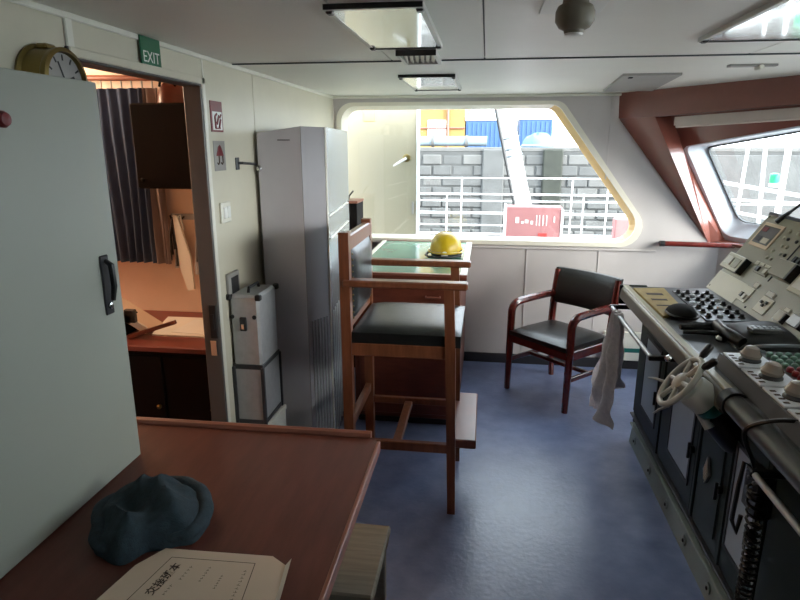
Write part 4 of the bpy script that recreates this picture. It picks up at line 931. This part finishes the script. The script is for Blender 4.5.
for (x0, x1, y0, y1) in ((0.84, 0.92, 3.10, 3.14), (0.835, 0.91, 2.99, 3.02), (0.83, 0.91, 2.88, 2.90)):
    bm = B(); box(bm, x0, x1, y0, y1, 0.9138, 0.9146, 0); obj('cover_print', bm, M_ink, bk)
bm = B(); 
NU, NV = 20, 8
rows = []
for j in range(NV+1):
    ph_ = j/NV*PI/2
    rows.append([bm.verts.new((0.90+0.062*math.cos(a)*math.cos(ph_)*(1+0.12*math.sin(3*a)), 2.74+0.095*math.sin(a)*math.cos(ph_), 0.915+0.045*math.sin(ph_))) for a in [2*PI*i/NU for i in range(NU)]])
for j in range(NV):
    for i in range(NU): bm.faces.new((rows[j][i], rows[j][(i+1) % NU], rows[j+1][(i+1) % NU], rows[j+1][i]))
bmesh.ops.remove_doubles(bm, verts=bm.verts[:], dist=0.001); bm.faces.new(list(reversed(rows[0])))
ms = thing('black_pouch', 'rounded black pouch lying on the mustard booklet', 'pouch', (0.9, 2.74, 0.904)); obj('body', bm, mat('matt_black_cloth', s(16, 16, 17), 0.75, spec=0.2), ms, True)
bm = B(); tube(bm, [(0.90+0.063*math.cos(2*PI*i/24)*1.03, 2.74+0.097*math.sin(2*PI*i/24), 0.920) for i in range(24)], 0.005, 6, closed=True); obj('zip_seam', bm, M_black, ms, True)
# two-way radio mic with cable lying
hm = thing('hand_microphone', 'black hand microphone with silver clip lying on the console top', 'microphone', (0.85, 2.45, 0.905))
bm = B(); tube(bm, [(0.82, 2.50, 0.925), (0.88, 2.51, 0.928), (0.95, 2.52, 0.925), (0.99, 2.50, 0.925)], [0.012, 0.018, 0.018, 0.01], 8); obj('body', bm, M_black, hm, True)
bm = B(); tube(bm, [(0.82, 2.46, 0.916), (0.89, 2.45, 0.92), (0.95, 2.42, 0.925)], [0.009, 0.011, 0.008], 8); obj('antenna', bm, M_black, hm, True)
bm = B(); lathe(bm, [(0.02, 0), (0.022, 0.01), (0.014, 0.022)], (0.945, 2.40, 0.905), (0, -0.2, 1), 10); obj('clip', bm, M_chrome, hm, True)
bm = B(); tube(bm, crv([(1.05, 2.26, 0.91), (0.98, 2.24, 0.93), (0.97, 2.18, 0.955), (1.03, 2.14, 0.975), (1.12, 2.16, 0.97), (1.18, 2.2, 0.95)], 8), 0.006, 6); single('black_cable', bm, M_pane, 'loop of grey cable arching over the console beside the radio telephone', 'cable', None, True)

# ship's wheel
ws = thing('steering_wheel', 'small pale grey ship steering wheel with drum on the console front', 'wheel', (0.72, 2.09, 0.84))
WC = Vector((0.688, 2.03, 0.866)); WN = Vector((-0.80, 0.12, 0.58)).normalized(); WA, WB = frame_from(WN); R = 0.098
M_wh = mat('wheel_grey', s(188, 188, 180), 0.35, var=0.04)
bm = B(); tube(bm, [WC+(WA*math.cos(2*PI*i/36)+WB*math.sin(2*PI*i/36))*R for i in range(36)], 0.0105, 10, closed=True); obj('rim', bm, M_wh, ws, True)
bm = B(); lathe(bm, [(0.034, -0.02), (0.036, 0.004), (0.026, 0.014), (0.008, 0.018)], WC, WN, 18); obj('hub', bm, M_wh, ws, True)
for i in range(6):
    a = 2*PI*i/6+0.25; d = WA*math.cos(a)+WB*math.sin(a)
    bm = B(); tube(bm, [WC+d*0.02, WC+d*(R+0.004)], 0.0085, 8); sp_ = obj('spoke', bm, M_wh, ws, True)
for a in (0.55, 0.9+0.35):
    pass
up = [d for d in ((WA*math.cos(2*PI*i/72)+WB*math.sin(2*PI*i/72)) for i in range(72))]
best = sorted(up, key=lambda d: -(d.dot(Vector((0.55, -0.25, 0.8)))))[0]
for da in (-0.35, 0.45):
    d = (Matrix.Rotation(da, 3, WN) @ best)
    bm = B(); tube(bm, [WC+d*(R+0.008), WC+d*(R+0.022), WC+d*(R+0.06), WC+d*(R+0.068)], [0.007, 0.013, 0.013, 0.006], 8); obj('grip', bm, M_black, ws, True)
bm = B(); lathe(bm, [(0.03, -0.012), (0.052, -0.02), (0.056, -0.028), (0.056, -0.085), (0.05, -0.09)], WC+Vector((0.0, -0.06, 0.012)), WN, 24); obj('drum', bm, M_wh, ws, True)
bm = B(); lathe(bm, [(0.05, -0.088), (0.055, -0.091), (0.055, -0.112), (0.04, -0.13)], WC+Vector((0.0, -0.06, 0.012)), WN, 24); obj('drum_cap', bm, M_teal, ws, True)
bm = B(); tube(bm, [WC+Vector((0.04, -0.03, -0.06)), WC+Vector((0.065, -0.06, -0.095)), WC+Vector((0.085, -0.08, -0.13))], [0.014, 0.018, 0.018], 10); obj('lever', bm, M_wh, ws, True)
bm = B(); tube(bm, [WC-WN*0.1+Vector((0.01, -0.03, -0.02)), Vector((0.90, 2.04, 0.66))], [0.05, 0.06], 16); obj('pedestal', bm, M_black, ws, True)
bm = B(); lathe(bm, [(0.012, 0), (0.014, 0.01), (0.006, 0.018)], WC+Vector((-0.01, 0.10, 0.045)), (-1, 0, 0.3), 10); obj('side_knob', bm, M_chrome, ws, True)
for pp in ([(0.69, 2.19, 0.80), (0.66, 2.22, 0.80), (0.645, 2.25, 0.79)], [(0.69, 2.12, 0.735), (0.67, 2.16, 0.70), (0.66, 2.19, 0.67)]):
    bm = B(); tube(bm, pp, [0.006, 0.005, 0.003], 6); obj('loose_lanyard', bm, M_wh, ws, True)
# hanging shackle emblem
em = thing('rope_badge', 'small grey rope-work badge hanging on the console door', 'badge', (0.875, 2.17, 0.45))
bm = B(); plate(bm, [(2.135, 0.455), (2.165, 0.405), (2.19, 0.455), (2.17, 0.515)], [], xw(0.874), xw(0.866)); obj('plate', bm, M_pane, em)
bm = B()
for i in range(5):
    tube(bm, [(0.865, 2.142+0.004*i, 0.45+0.012*i), (0.865, 2.165+0.004*i, 0.41+0.012*i)], 0.0025, 5); tube(bm, [(0.8645, 2.145+0.006*i, 0.46-0.01*i), (0.8645, 2.165+0.005*i, 0.50-0.010*i)], 0.0025, 5)
obj('rope_work', bm, M_wh, em)

# towel over the thin rail
tw = thing('hanging_towel', 'grey-beige towel hanging from the thin rail at the console end', 'towel', (0.705, 3.1, 0.2))
def towel_sheet(side, y0, y1, zb, seed, xoff):
    bm = B(); n, m = 26, 34; G = []
    for j in range(m+1):
        v = j/m; row = []
        for i in range(n+1):
            u = i/n; wdt = 0.36+0.64*min(1, v*1.9)**0.7; yc = (y0+y1)/2+0.03*v
            y = yc+(u-0.5)*(y1-y0)*wdt+0.02*noise.noise(Vector((seed, v*4, 0)))
            zend = zb+0.05*math.sin(u*3+seed)
            z = 0.812-(0.812-zend)*v
            amp = 0.034*(0.45+0.55*v)
            x = 0.705+side*(0.010+0.01*v)+amp*math.sin(u*15+seed+1.5*v)+0.03*noise.noise(Vector((u*5+seed, v*7, 1)))*v+xoff*v
            row.append(bm.verts.new((x, y, z)))
        G.append(row)
    for j in range(m):
        for i in range(n): bm.faces.new((G[j][i], G[j][i+1], G[j+1][i+1], G[j+1][i]))
    r = bmesh.ops.solidify(bm, geom=bm.faces[:], thickness=0.004)
    return bm
obj('front_fold', towel_sheet(-1, 2.93, 3.27, 0.20, 0.3, -0.03), M_cloth, tw, True)
obj('back_fold', towel_sheet(1, 2.98, 3.25, 0.40, 2.3, 0.0), M_cloth, tw, True)

# ================================================================== side cabin contents
def curtain(bm, x0, x1, z0, z1, y, nf, amp, lean=0.0):
    n = nf*10; prev = None
    rows = []
    for j in range(9):
        v = j/8; row = []
        for i in range(n+1):
            u = i/n; row.append(bm.verts.new((x0+(x1-x0)*u+0.01*math.sin(v*3+u*9)+lean*v, y+amp*(0.6+0.4*v)*math.sin(u*nf*2*PI+0.4*math.sin(v*4)), z1+(z0-z1)*v)))
        rows.append(row)
    for j in range(8):
        for i in range(n): bm.faces.new((rows[j][i], rows[j][i+1], rows[j+1][i+1], rows[j+1][i]))
    bmesh.ops.solidify(bm, geom=bm.faces[:], thickness=0.004); return bm
cu = thing('cabin_curtain', 'blue-grey curtain on a rail seen through the doorway', 'curtain', (-1.85, 2.93, 1.04))
bm = B(); curtain(bm, -2.12, -1.72, 1.045, 1.93, 2.925, 8, 0.022); obj('curtain_cloth', bm, M_curtain, cu, True)
bm = B(); curtain(bm, -1.735, -1.64, 1.04, 1.93, 2.93, 3, 0.02); obj('curtain_lining', bm, M_curtl, cu, True)
bm = B(); cyl(bm, (-2.25, 2.93, 1.985), (-1.55, 2.93, 1.975), 0.014, n=10); obj('curtain_rail', bm, M_tedge, cu, True)
for i in range(9):
    x = -2.1+i*0.055; bm = B(); tube(bm, [(x, 2.93, 1.99), (x, 2.93, 1.93)], 0.004, 6); obj('curtain_ring', bm, M_alu, cu)
for x in (-2.2, -1.58):
    bm = B(); box(bm, x-0.012, x+0.012, 2.92, 3.0, 1.965, 1.995, 0.002); obj('rail_bracket', bm, M_alu, cu)
wc = thing('hanging_cabinet', 'dark wooden hanging cabinet inside the lit cabin doorway', 'cabinet', (-1.42, 2.75, 1.46))
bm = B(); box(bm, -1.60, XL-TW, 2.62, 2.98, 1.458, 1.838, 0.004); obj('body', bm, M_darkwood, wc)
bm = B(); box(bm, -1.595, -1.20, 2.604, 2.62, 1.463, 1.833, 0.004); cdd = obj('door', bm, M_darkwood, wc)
bm = B(); lathe(bm, [(0.006, 0), (0.010, 0.012), (0.004, 0.018)], (-1.56, 2.604, 1.5), (0, -1, 0), 10); obj('knob', bm, M_darkwood, cdd)
pd = thing('brown_bag', 'small dark red-brown bag on top of the hanging cabinet', 'bag', (-1.455, 2.75, 1.838))
bm = B(); n, m = 20, 8; rows = []
for j in range(m+1):
    p_ = j/m*PI/2; rows.append([bm.verts.new((-1.455+0.07*math.cos(2*PI*i/n)*math.cos(p_)**0.5, 2.75+0.09*math.sin(2*PI*i/n)*math.cos(p_)**0.5, 1.838+0.095*math.sin(p_)+0.006*math.sin(i*1.9))) for i in range(n)])
for j in range(m):
    for i in range(n): bm.faces.new((rows[j][i], rows[j][(i+1) % n], rows[j+1][(i+1) % n], rows[j+1][i]))
bm.faces.new(rows[-1]); bm.faces.new(list(reversed(rows[0]))); obj('body', bm, M_tfront, pd, True)
bm = B(); tube(bm, [(-1.495, 2.70, 1.915), (-1.475, 2.68, 1.95), (-1.435, 2.68, 1.95), (-1.415, 2.70, 1.915)], 0.006, 6); obj('handle', bm, M_darkwood, pd, True)
dk = thing('cabin_desk', 'red-brown wooden desk against the cabin wall', 'desk', (-1.7, 2.7, 0))
bm = B(); box(bm, -2.6, XL-TW-0.002, 2.41, 2.995, 0.73, 0.757, 0.004); obj('desktop', bm, M_deskr, dk)
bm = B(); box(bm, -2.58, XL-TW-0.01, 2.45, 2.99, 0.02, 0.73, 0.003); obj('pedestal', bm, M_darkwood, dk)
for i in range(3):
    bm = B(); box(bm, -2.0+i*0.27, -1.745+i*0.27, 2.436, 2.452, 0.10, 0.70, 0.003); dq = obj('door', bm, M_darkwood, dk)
    bm = B(); lathe(bm, [(0.008, 0), (0.012, 0.014), (0.004, 0.02)], (-1.77+i*0.27, 2.436, 0.45), (0, -1, 0), 10); obj('knob', bm, M_brass, dq)
bm = B(); plate(bm, [(-1.58, 2.56), (-1.22, 2.56), (-1.22, 2.86), (-1.66, 2.86)], [], lambda x, y: (x, y, 0.757), lambda x, y: (x, y, 0.766)); pp = thing('paper_stack', 'white papers lying on the cabin desk', 'paper', (-1.4, 2.7, 0.757)); obj('sheets', bm, M_paper, pp)
bm = B(); plate(bm, [(-1.50, 2.60), (-1.24, 2.58), (-1.23, 2.80), (-1.49, 2.82)], [], lambda x, y: (x, y, 0.766), lambda x, y: (x, y, 0.768)); obj('top_sheet', bm, M_white, pp)
# tilted board with strap
tb = thing('tilted_wooden_tray', 'wooden tray tilted on the cabin desk with a black strap', 'tray', (-1.8, 2.7, 0.757))
def slab(bm, a, b, wd, th):
    a = Vector(a); b = Vector(b); d = (b-a).normalized(); sd_ = Vector((0, 1, 0)); nrm = d.cross(sd_).normalized()
    vv = [a-sd_*wd/2-nrm*th/2, a+sd_*wd/2-nrm*th/2, a+sd_*wd/2+nrm*th/2, a-sd_*wd/2+nrm*th/2]
    V = [bm.verts.new(v) for v in vv]+[bm.verts.new(v+(b-a)) for v in vv]
    for f_ in ((0, 1, 2, 3), (7, 6, 5, 4), (0, 4, 5, 1), (1, 5, 6, 2), (2, 6, 7, 3), (3, 7, 4, 0)): bm.faces.new([V[i] for i in f_])
bm = B(); slab(bm, (-1.90, 2.62, 0.96), (-1.60, 2.62, 0.775), 0.16, 0.012); obj('board', bm, M_folder, tb)
bm = B(); slab(bm, (-1.90, 2.545, 0.975), (-1.60, 2.545, 0.79), 0.012, 0.03); obj('rim', bm, M_paper, tb)
bm = B(); slab(bm, (-1.82, 2.53, 0.885), (-1.66, 2.53, 0.845), 0.02, 0.04); box(bm, -1.69, -1.635, 2.52, 2.545, 0.83, 0.895, 0.004); obj('strap', bm, M_black, tb)
bm = B(); box(bm, -1.86, -1.70, 2.5, 2.66, 0.757, 0.85, 0.006); obj('foot_block', bm, M_darkwood, tb)
bm = B(); slab(bm, (-1.66, 2.50, 0.770), (-1.43, 2.52, 0.845), 0.022, 0.018); single('wooden_bar', bm, M_tfront, 'brown wooden bar leaning across the papers on the cabin desk', 'bar')
# wall hooks with towel and keys
hkx = thing('coat_hook_rail', 'small coat hook rail on the peach cabin wall', 'hook', (-1.55, 2.99, 1.28))
bm = B(); box(bm, -1.66, -1.44, 2.985, 3.0, 1.27, 1.30, 0.002); obj('rail', bm, M_alu, hkx)
for x in (-1.64, -1.585, -1.48):
    bm = B(); tube(bm, [(x, 2.985, 1.285), (x, 2.955, 1.275), (x, 2.945, 1.295)], 0.005, 6); obj('hook', bm, M_iron, hkx)
bm = B(); plate(bm, [(-1.625, 1.30), (-1.60, 1.29), (-1.545, 1.08), (-1.54, 0.90), (-1.575, 0.89), (-1.61, 1.02)], [], yw(2.955), yw(2.94)); hb = thing('white_hand_towel', 'narrow white hand towel hanging from a cabin hook', 'towel', (-1.58, 2.95, 0.9)); obj('cloth', bm, M_paper, hb)
bm = B(); tube(bm, [(-1.60, 2.947, 1.285), (-1.585, 2.945, 1.30), (-1.57, 2.947, 1.22)], 0.004, 6); obj('loop', bm, M_paper, hb)
for (nm, x, lab, mm) in (('key_bunch', -1.632, 'dark bunch of keys hanging beside the curtain', M_iron), ('cord_bunch', -1.485, 'dark tangle of cords hanging from the hook beside the door jamb', M_darkwood)):
    kb = thing(nm, lab, nm.split('_')[0]+'s', (x, 2.95, 0.98))
    for i in range(6):
        xx = x+random.uniform(-.025, .025); z0 = random.uniform(0.98, 1.12); bm = B(); tube(bm, [(x, 2.95, 1.28), (xx, 2.945, (z0+1.28)/2), (xx+random.uniform(-.01, .01), 2.94, z0)], [0.004, 0.006, 0.010], 6); obj('strand', bm, mm if i % 3 else M_alu, kb, True)
# warm cabin lamp
lp = thing('cabin_lamp', 'warm round ceiling lamp of the side cabin', 'lamp', (-2.30, 2.55, 2.05))
M_glow = mat('lamp_glow', s(255, 214, 170), 0.4, emit=(1.0, 0.72, 0.45), estr=6.0)
bm = B(); lathe(bm, [(0.11, 0), (0.11, -0.02), (0.09, -0.05), (0.03, -0.065)], (-2.30, 2.55, 2.118), (0, 0, 1), 24); obj('lamp_shade', bm, M_glow, lp, True)
bm = B(); lathe(bm, [(0.12, 0), (0.12, -0.012)], (-2.30, 2.55, 2.12), (0, 0, 1), 24); obj('base', bm, M_trimw, lp)
ldat = bpy.data.lights.new('cabin_bulb', 'POINT'); ldat.energy = 11; ldat.color = (1.0, 0.76, 0.53); ldat.shadow_soft_size = 0.1
lo_ = bpy.data.objects.new('cabin_bulb', ldat); COL.objects.link(lo_); lo_.parent = lp; lo_.location = (0.0, 0.0, -0.08)

# ================================================================== outside
bm = B(); plate(bm, [(-4, 4.56), (9, 4.56), (9, 6.0), (-4, 6.0)], [], lambda x, y: (x, y, -0.1), lambda x, y: (x, y, -0.2)); struct(obj('deck', bm, M_deck), 'grey side deck outside the window', 'deck')
bm = B(); box(bm, -40, 60, -40, 60, -3.1, -3.0, 0); struct(obj('harbour_water', bm, M_water), 'dark harbour water', 'water')
# deckhouse door leaf
dl_ = thing('deckhouse_bulkhead', 'cream deckhouse bulkhead outside the window with a brass door clip', 'bulkhead', (-0.85, 5.0, 0))
bm = B(); box(bm, -1.30, -0.553, 4.95, 5.02, -0.1, 2.5, 0.01); obj('panel', bm, M_cream, dl_)
bm = B(); box(bm, -0.565, -0.547, 4.94, 5.03, -0.1, 2.5, 0.004); obj('edge_strip', bm, M_rail, dl_)
bm = B(); lathe(bm, [(0.032, 0), (0.032, 0.012), (0.02, 0.02)], (-0.645, 4.95, 1.552), (0, -1, 0), 16); dc = obj('door_clip', bm, M_brass, dl_, True)
bm = B(); tube(bm, [(-0.645, 4.93, 1.552), (-0.70, 4.92, 1.52), (-0.75, 4.92, 1.49)], [0.010, 0.010, 0.006], 8); obj('lever', bm, M_rail, dc, True)
bm = B(); box(bm, -1.0, -0.90, 4.945, 4.95, 1.84, 1.93, 0.002); obj('rust_bracket', bm, M_warm, dl_)
bm = B(); box(bm, -0.60, -0.585, 4.935, 4.95, 1.10, 1.2, 0.003); obj('hinge', bm, M_grey, dl_)
# ship railing
rl = thing('deck_railing', 'white tubular deck railing outside the slanted window', 'railing', (0.4, 5.6, -0.1))
for z, r in ((1.362, 0.006), (1.217, 0.008), (1.043, 0.012), (0.85, 0.010)):
    bm = B(); tube(bm, [(-1.2, 5.6, z), (1.92, 5.6, z)], r, 8); obj('rail', bm, M_rail, rl, True)
for x in (-0.217, 0.774, 1.085, 1.85, -1.1):
    bm = B(); tube(bm, [(x, 5.6, -0.1), (x, 5.6, 1.37)], 0.007, 8); obj('post', bm, M_rail, rl, True)
bm = B(); box(bm, -1.2, 1.92, 5.57, 5.63, -0.1, 0.55, 0.004); obj('toe_bulwark', bm, M_rail, rl)
r2 = thing('quay_railing', 'thinner white railing on the far side of the deck gap', 'railing', (0.4, 7.0, 0.0))
for z in (1.03, 0.752):
    bm = B(); tube(bm, [(-3, 7.0, z), (6, 7.0, z)], 0.008, 8); obj('rail', bm, M_rail, r2, True)
for x in (-1.9, -0.44, 1.1, 2.6, 4.1):
    bm = B(); tube(bm, [(x, 7.0, -0.2), (x, 7.0, 1.12)], 0.008, 8); obj('post', bm, M_rail, r2, True)
# slanted white mast leg
ml = thing('mast_leg', 'thick slanted white mast leg with black cable outside the window', 'mast', (0.6, 5.9, -0.1))
bm = B(); tube(bm, [(0.66, 5.9, -0.1), (0.37, 5.9, 1.07), (0.149, 5.9, 1.988), (0.05, 5.9, 2.4)], [0.088, 0.08, 0.068, 0.066], 16); obj('leg_tube', bm, M_rail, ml, True)
bm = B(); tube(bm, [(-0.03, 5.83, 2.4), (0.066, 5.83, 1.99), (0.207, 5.82, 1.4), (0.285, 5.81, 1.07)], 0.017, 6); obj('cable', bm, M_iron, ml, True)
for z in (1.72, 1.62, 1.56):
    q = (1.988-z)/0.918; x = 0.149+0.221*q
    bm = B(); tube(bm, [(x+0.078*math.cos(2*PI*i/20), 5.9+0.078*math.sin(2*PI*i/20), z+0.018*math.cos(2*PI*i/20)) for i in range(20)], 0.007, 6, closed=True); obj('clamp_ring', bm, M_pipe, ml, True)
# red boxes
rb = thing('red_lifebuoy_box', 'faded red box with white lettering outside the window by the mast leg', 'box', (0.42, 5.3, 0.84))
bm = B(); box(bm, 0.178, 0.665, 5.3, 5.42, 0.80, 1.142, 0.012); obj('body', bm, M_redbox, rb)
bm = B()
for i, (x, z, w_, h_) in enumerate(((0.285, 1.02, 0.03, 0.05), (0.33, 1.0, 0.02, 0.02), (0.365, 1.01, 0.03, 0.03), (0.41, 1.0, 0.02, 0.03), (0.45, 1.02, 0.008, 0.09), (0.475, 1.02, 0.008, 0.09), (0.505, 1.02, 0.008, 0.09), (0.535, 1.02, 0.008, 0.09), (0.60, 1.03, 0.01, 0.05))):
    box(bm, x-w_/2, x+w_/2, 5.296, 5.3, z-h_/2, z+h_/2, 0)
obj('worn_lettering', bm, M_white, rb)
bm = B(); box(bm, 0.47, 0.545, 5.292, 5.301, 0.86, 0.91, 0.003); obj('latch_recess', bm, M_redd, rb)
bm = B(); box(bm, 0.17, 0.19, 5.29, 5.43, 0.70, 1.15, 0.004); obj('support', bm, M_rail, rb)
bm = B(); box(bm, 0.655, 0.675, 5.29, 5.43, 0.70, 1.12, 0.004); obj('support', bm, M_rail, rb)
bm = B(); box(bm, 0.17, 0.675, 5.31, 5.42, -0.1, 0.80, 0.004); obj('stand', bm, M_rail, rb)
rb2 = thing('red_hydrant_box', 'small red box at the slanted end of the window', 'box', (1.2, 5.3, 0.84))
bm = B(); box(bm, 1.11, 1.30, 5.3, 5.42, 0.80, 1.045, 0.01); obj('body', bm, M_redbox, rb2)
bm = B(); box(bm, 1.12, 1.29, 5.31, 5.41, -0.1, 0.80, 0.004); obj('stand', bm, M_rail, rb2)
bm = B(); lathe(bm, [(0.012, 0), (0.012, 0.01), (0.004, 0.014)], (1.25, 5.3, 0.98), (0, -1, 0), 10); obj('knob', bm, M_redd, rb2)
# quay wall
qw = struct(obj('quay_wall', plate(B(), rect(-8, 22, -3, 1.56), [], yw(9.004), yw(9.6)), M_mortar), 'grey masonry quay wall', 'wall')
bl_me = {}
bw, bh = 0.30, 0.155
for r_ in range(9):
    for q in range(14):
        x = -1.55+q*bw+(0.15 if r_ % 2 else 0); z = 0.13+r_*bh
        if 0.78 < x+bw/2 < 1.08 and 0.7 < z < 1.55 and False: continue
        bm = B(); dx = random.uniform(0, 0.012); dz = random.uniform(0, 0.01)
        box(bm, x+0.008+dx, x+bw-0.008, 8.985+random.uniform(-0.015, 0.015), 9.04, z+0.007, z+bh-0.007-dz, 0.012); obj('block', bm, M_conc if random.random() < 0.55 else M_conc2, qw)
bm = B(); box(bm, 0.80, 1.08, 8.93, 9.0, 0.2, 1.60, 0.02); obj('dark_patch', bm, M_darkpatch, qw)  # dark greenish slab standing in for a recess in the wall
bm = B(); box(bm, -0.06, 0.26, 8.95, 9.0, 0.2, 1.6, 0.02); obj('pier_pillar', bm, M_conc, qw)
bm = B(); box(bm, 2.75, 21.9, 8.96, 9.04, -3, 1.52, 0.01); obj('smooth_section', bm, M_conc, qw)
bm = B(); box(bm, -8, 22, 9.0, 9.7, 1.56, 1.62, 0.01); obj('coping', bm, M_conc2, qw)
pi = thing('quay_pipe', 'pale blue-grey pipe running along the top of the quay', 'pipe', (-0.6, 9.2, 1.62))
bm = B(); tube(bm, [(-6, 9.15, 1.71), (-0.0, 9.15, 1.71)], 0.07, 12); obj('pipe_run', bm, M_pipe, pi, True)
for x in (-1.6, -0.8, -0.3):
    bm = B(); tube(bm, [(x-0.02, 9.15, 1.71), (x+0.02, 9.15, 1.71)], 0.085, 12); obj('flange', bm, M_conc2, pi, True)
bm = B(); box(bm, -40, 60, 9.6, 60, 1.3, 1.5, 0); struct(obj('quay_ground', bm, M_conc2), 'grey quay apron', 'ground')
yb = thing('yellow_building', 'pale yellow building beyond the quay wall', 'building', (-2, 13, 1.5))
bm = B(); box(bm, -7, -0.47, 13, 17, 1.5, 4.6, 0.01); yw_ = obj('wall', bm, M_ybuild, yb)
bm = B(); box(bm, -1.25, -0.86, 12.97, 13.02, 1.80, 2.16, 0.005); wn_ = obj('window', bm, M_frame, yb)
for i in range(2):
    bm = B(); box(bm, -1.22+i*0.18, -1.07+i*0.18, 12.96, 12.98, 1.84, 2.12, 0.002); obj('pane', bm, M_pane, wn_)
bm = B(); tube(bm, [(-0.82, 12.95, 1.5), (-0.82, 12.95, 4.4)], 0.03, 8); obj('drainpipe', bm, M_tedge, yb, True)
bm = B(); tube(bm, [(-7, 12.97, 2.0), (-0.47, 12.97, 2.0)], 0.02, 6); obj('cable_run', bm, M_tedge, yb, True)
def container(x0, x1, y0, z0, z1, label):
    t_ = thing('shipping_container', label, 'container', ((x0+x1)/2, y0+0.6, z0))
    bm = B(); box(bm, x0, x1, y0, y0+1.4, z0, z1, 0.01); obj('body', bm, M_bluec, t_)
    k_ = int((x1-x0)/0.09)
    for i in range(k_):
        xx = x0+0.045+i*(x1-x0)/k_; bm = B(); box(bm, xx, xx+0.03, y0-0.02, y0, z0+0.04, z1-0.04, 0.004); obj('corrugation', bm, M_bluec, t_)
    bm = B(); box(bm, x0-0.02, x1+0.02, y0-0.03, y0+1.42, z1, z1+0.10, 0.01); obj('roof_edge', bm, M_rail, t_)
container(-0.45, 0.30, 13, 1.5, 2.14, 'blue container on the quay beside the yellow building')
container(0.66, 1.32, 13, 1.5, 2.16, 'blue container on the quay behind the white mast leg')
tp = thing('tarpaulin_heap', 'pale blue tarpaulin heap on the quay edge', 'tarpaulin', (0.76, 9.32, 1.62))
bm = B(); n, m = 24, 8; rows = []
for j in range(m+1):
    p_ = j/m*PI/2
    rows.append([bm.verts.new((0.76+(0.22+0.04*math.sin(3*a))*math.cos(a)*math.cos(p_)**0.6, 9.32+0.25*math.sin(a)*math.cos(p_)**0.6, 1.622+0.19*math.sin(p_)*(1+0.12*math.sin(4*a+j)))) for a in [2*PI*i/n for i in range(n)]])
for j in range(m):
    for i in range(n): bm.faces.new((rows[j][i], rows[j][(i+1) % n], rows[j+1][(i+1) % n], rows[j+1][i]))
bm.faces.new(rows[-1]); bm.faces.new(list(reversed(rows[0]))); obj('sheet', bm, M_tarp, tp, True)
bm = B(); tube(bm, [(0.76+0.24*math.cos(2*PI*i/20), 9.32+0.27*math.sin(2*PI*i/20), 1.65) for i in range(20)], 0.01, 6, closed=True); obj('tie_rope', bm, M_rail, tp, True)
# railing ahead of the raked window
fr3 = thing('bow_railing', 'white railing with leaning stanchions outside the raked window', 'railing', tuple(ob(0, 1.7, 0)))
def obt(a, b, r, name, m=M_rail):
    bm = B(); tube(bm, [ob(*a), ob(*b)], r, 8); return obj(name, bm, m, fr3, True)
obt((-0.6, 1.7, 1.352), (1.6, 1.7, 1.14), 0.016, 'rail'); obt((-0.6, 1.7, 1.18), (1.6, 1.7, 1.24), 0.012, 'rail'); obt((-0.6, 1.7, 1.11), (1.6, 1.7, 0.95), 0.014, 'rail')
obt((-0.18, 1.7, 2.0), (-0.245, 1.7, 0.0), 0.014, 'stanchion'); obt((-0.06, 1.7, 2.0), (0.05, 1.7, 0.0), 0.016, 'stanchion'); obt((0.155, 1.7, 2.0), (0.13, 1.7, 0.0), 0.024, 'stanchion'); obt((0.7, 1.7, 1.6), (0.7, 1.7, 0.0), 0.016, 'stanchion')
nl = thing('green_lamp', 'green side lamp on a stanchion outside the raked window', 'lamp', tuple(ob(0.12, 1.62, 1.35)))
bm = B(); lathe(bm, [(0.03, -0.04), (0.034, -0.03), (0.034, 0.03), (0.02, 0.04)], ob(0.12, 1.63, 1.395), (0, 0, 1), 18); obj('lens', bm, M_navg, nl, True)
bm = B(); lathe(bm, [(0.03, -0.02), (0.036, -0.01), (0.036, 0.01)], ob(0.12, 1.63, 1.345), (0, 0, 1), 18); obj('base', bm, M_rail, nl, True)
bm = B(); plate(bm, [(-0.8, 0.72), (4.0, 0.72), (4.0, 2.4), (-0.8, 2.4)], [], lambda a, b: ob(a, b, -0.1), lambda a, b: ob(a, b, -0.2)); struct(obj('fore_deck', bm, M_deck), 'grey fore deck outside the raked window', 'deck')
bm = B(); box(bm, 2.75, 16, -6, 8.5, -0.25, -0.15, 0.0); struct(obj('bounce_deck', bm, M_deck), 'unseen pale bow deck added to bounce light into the front windows', 'deck')  # out of view, added to bounce sky light up through the front windows
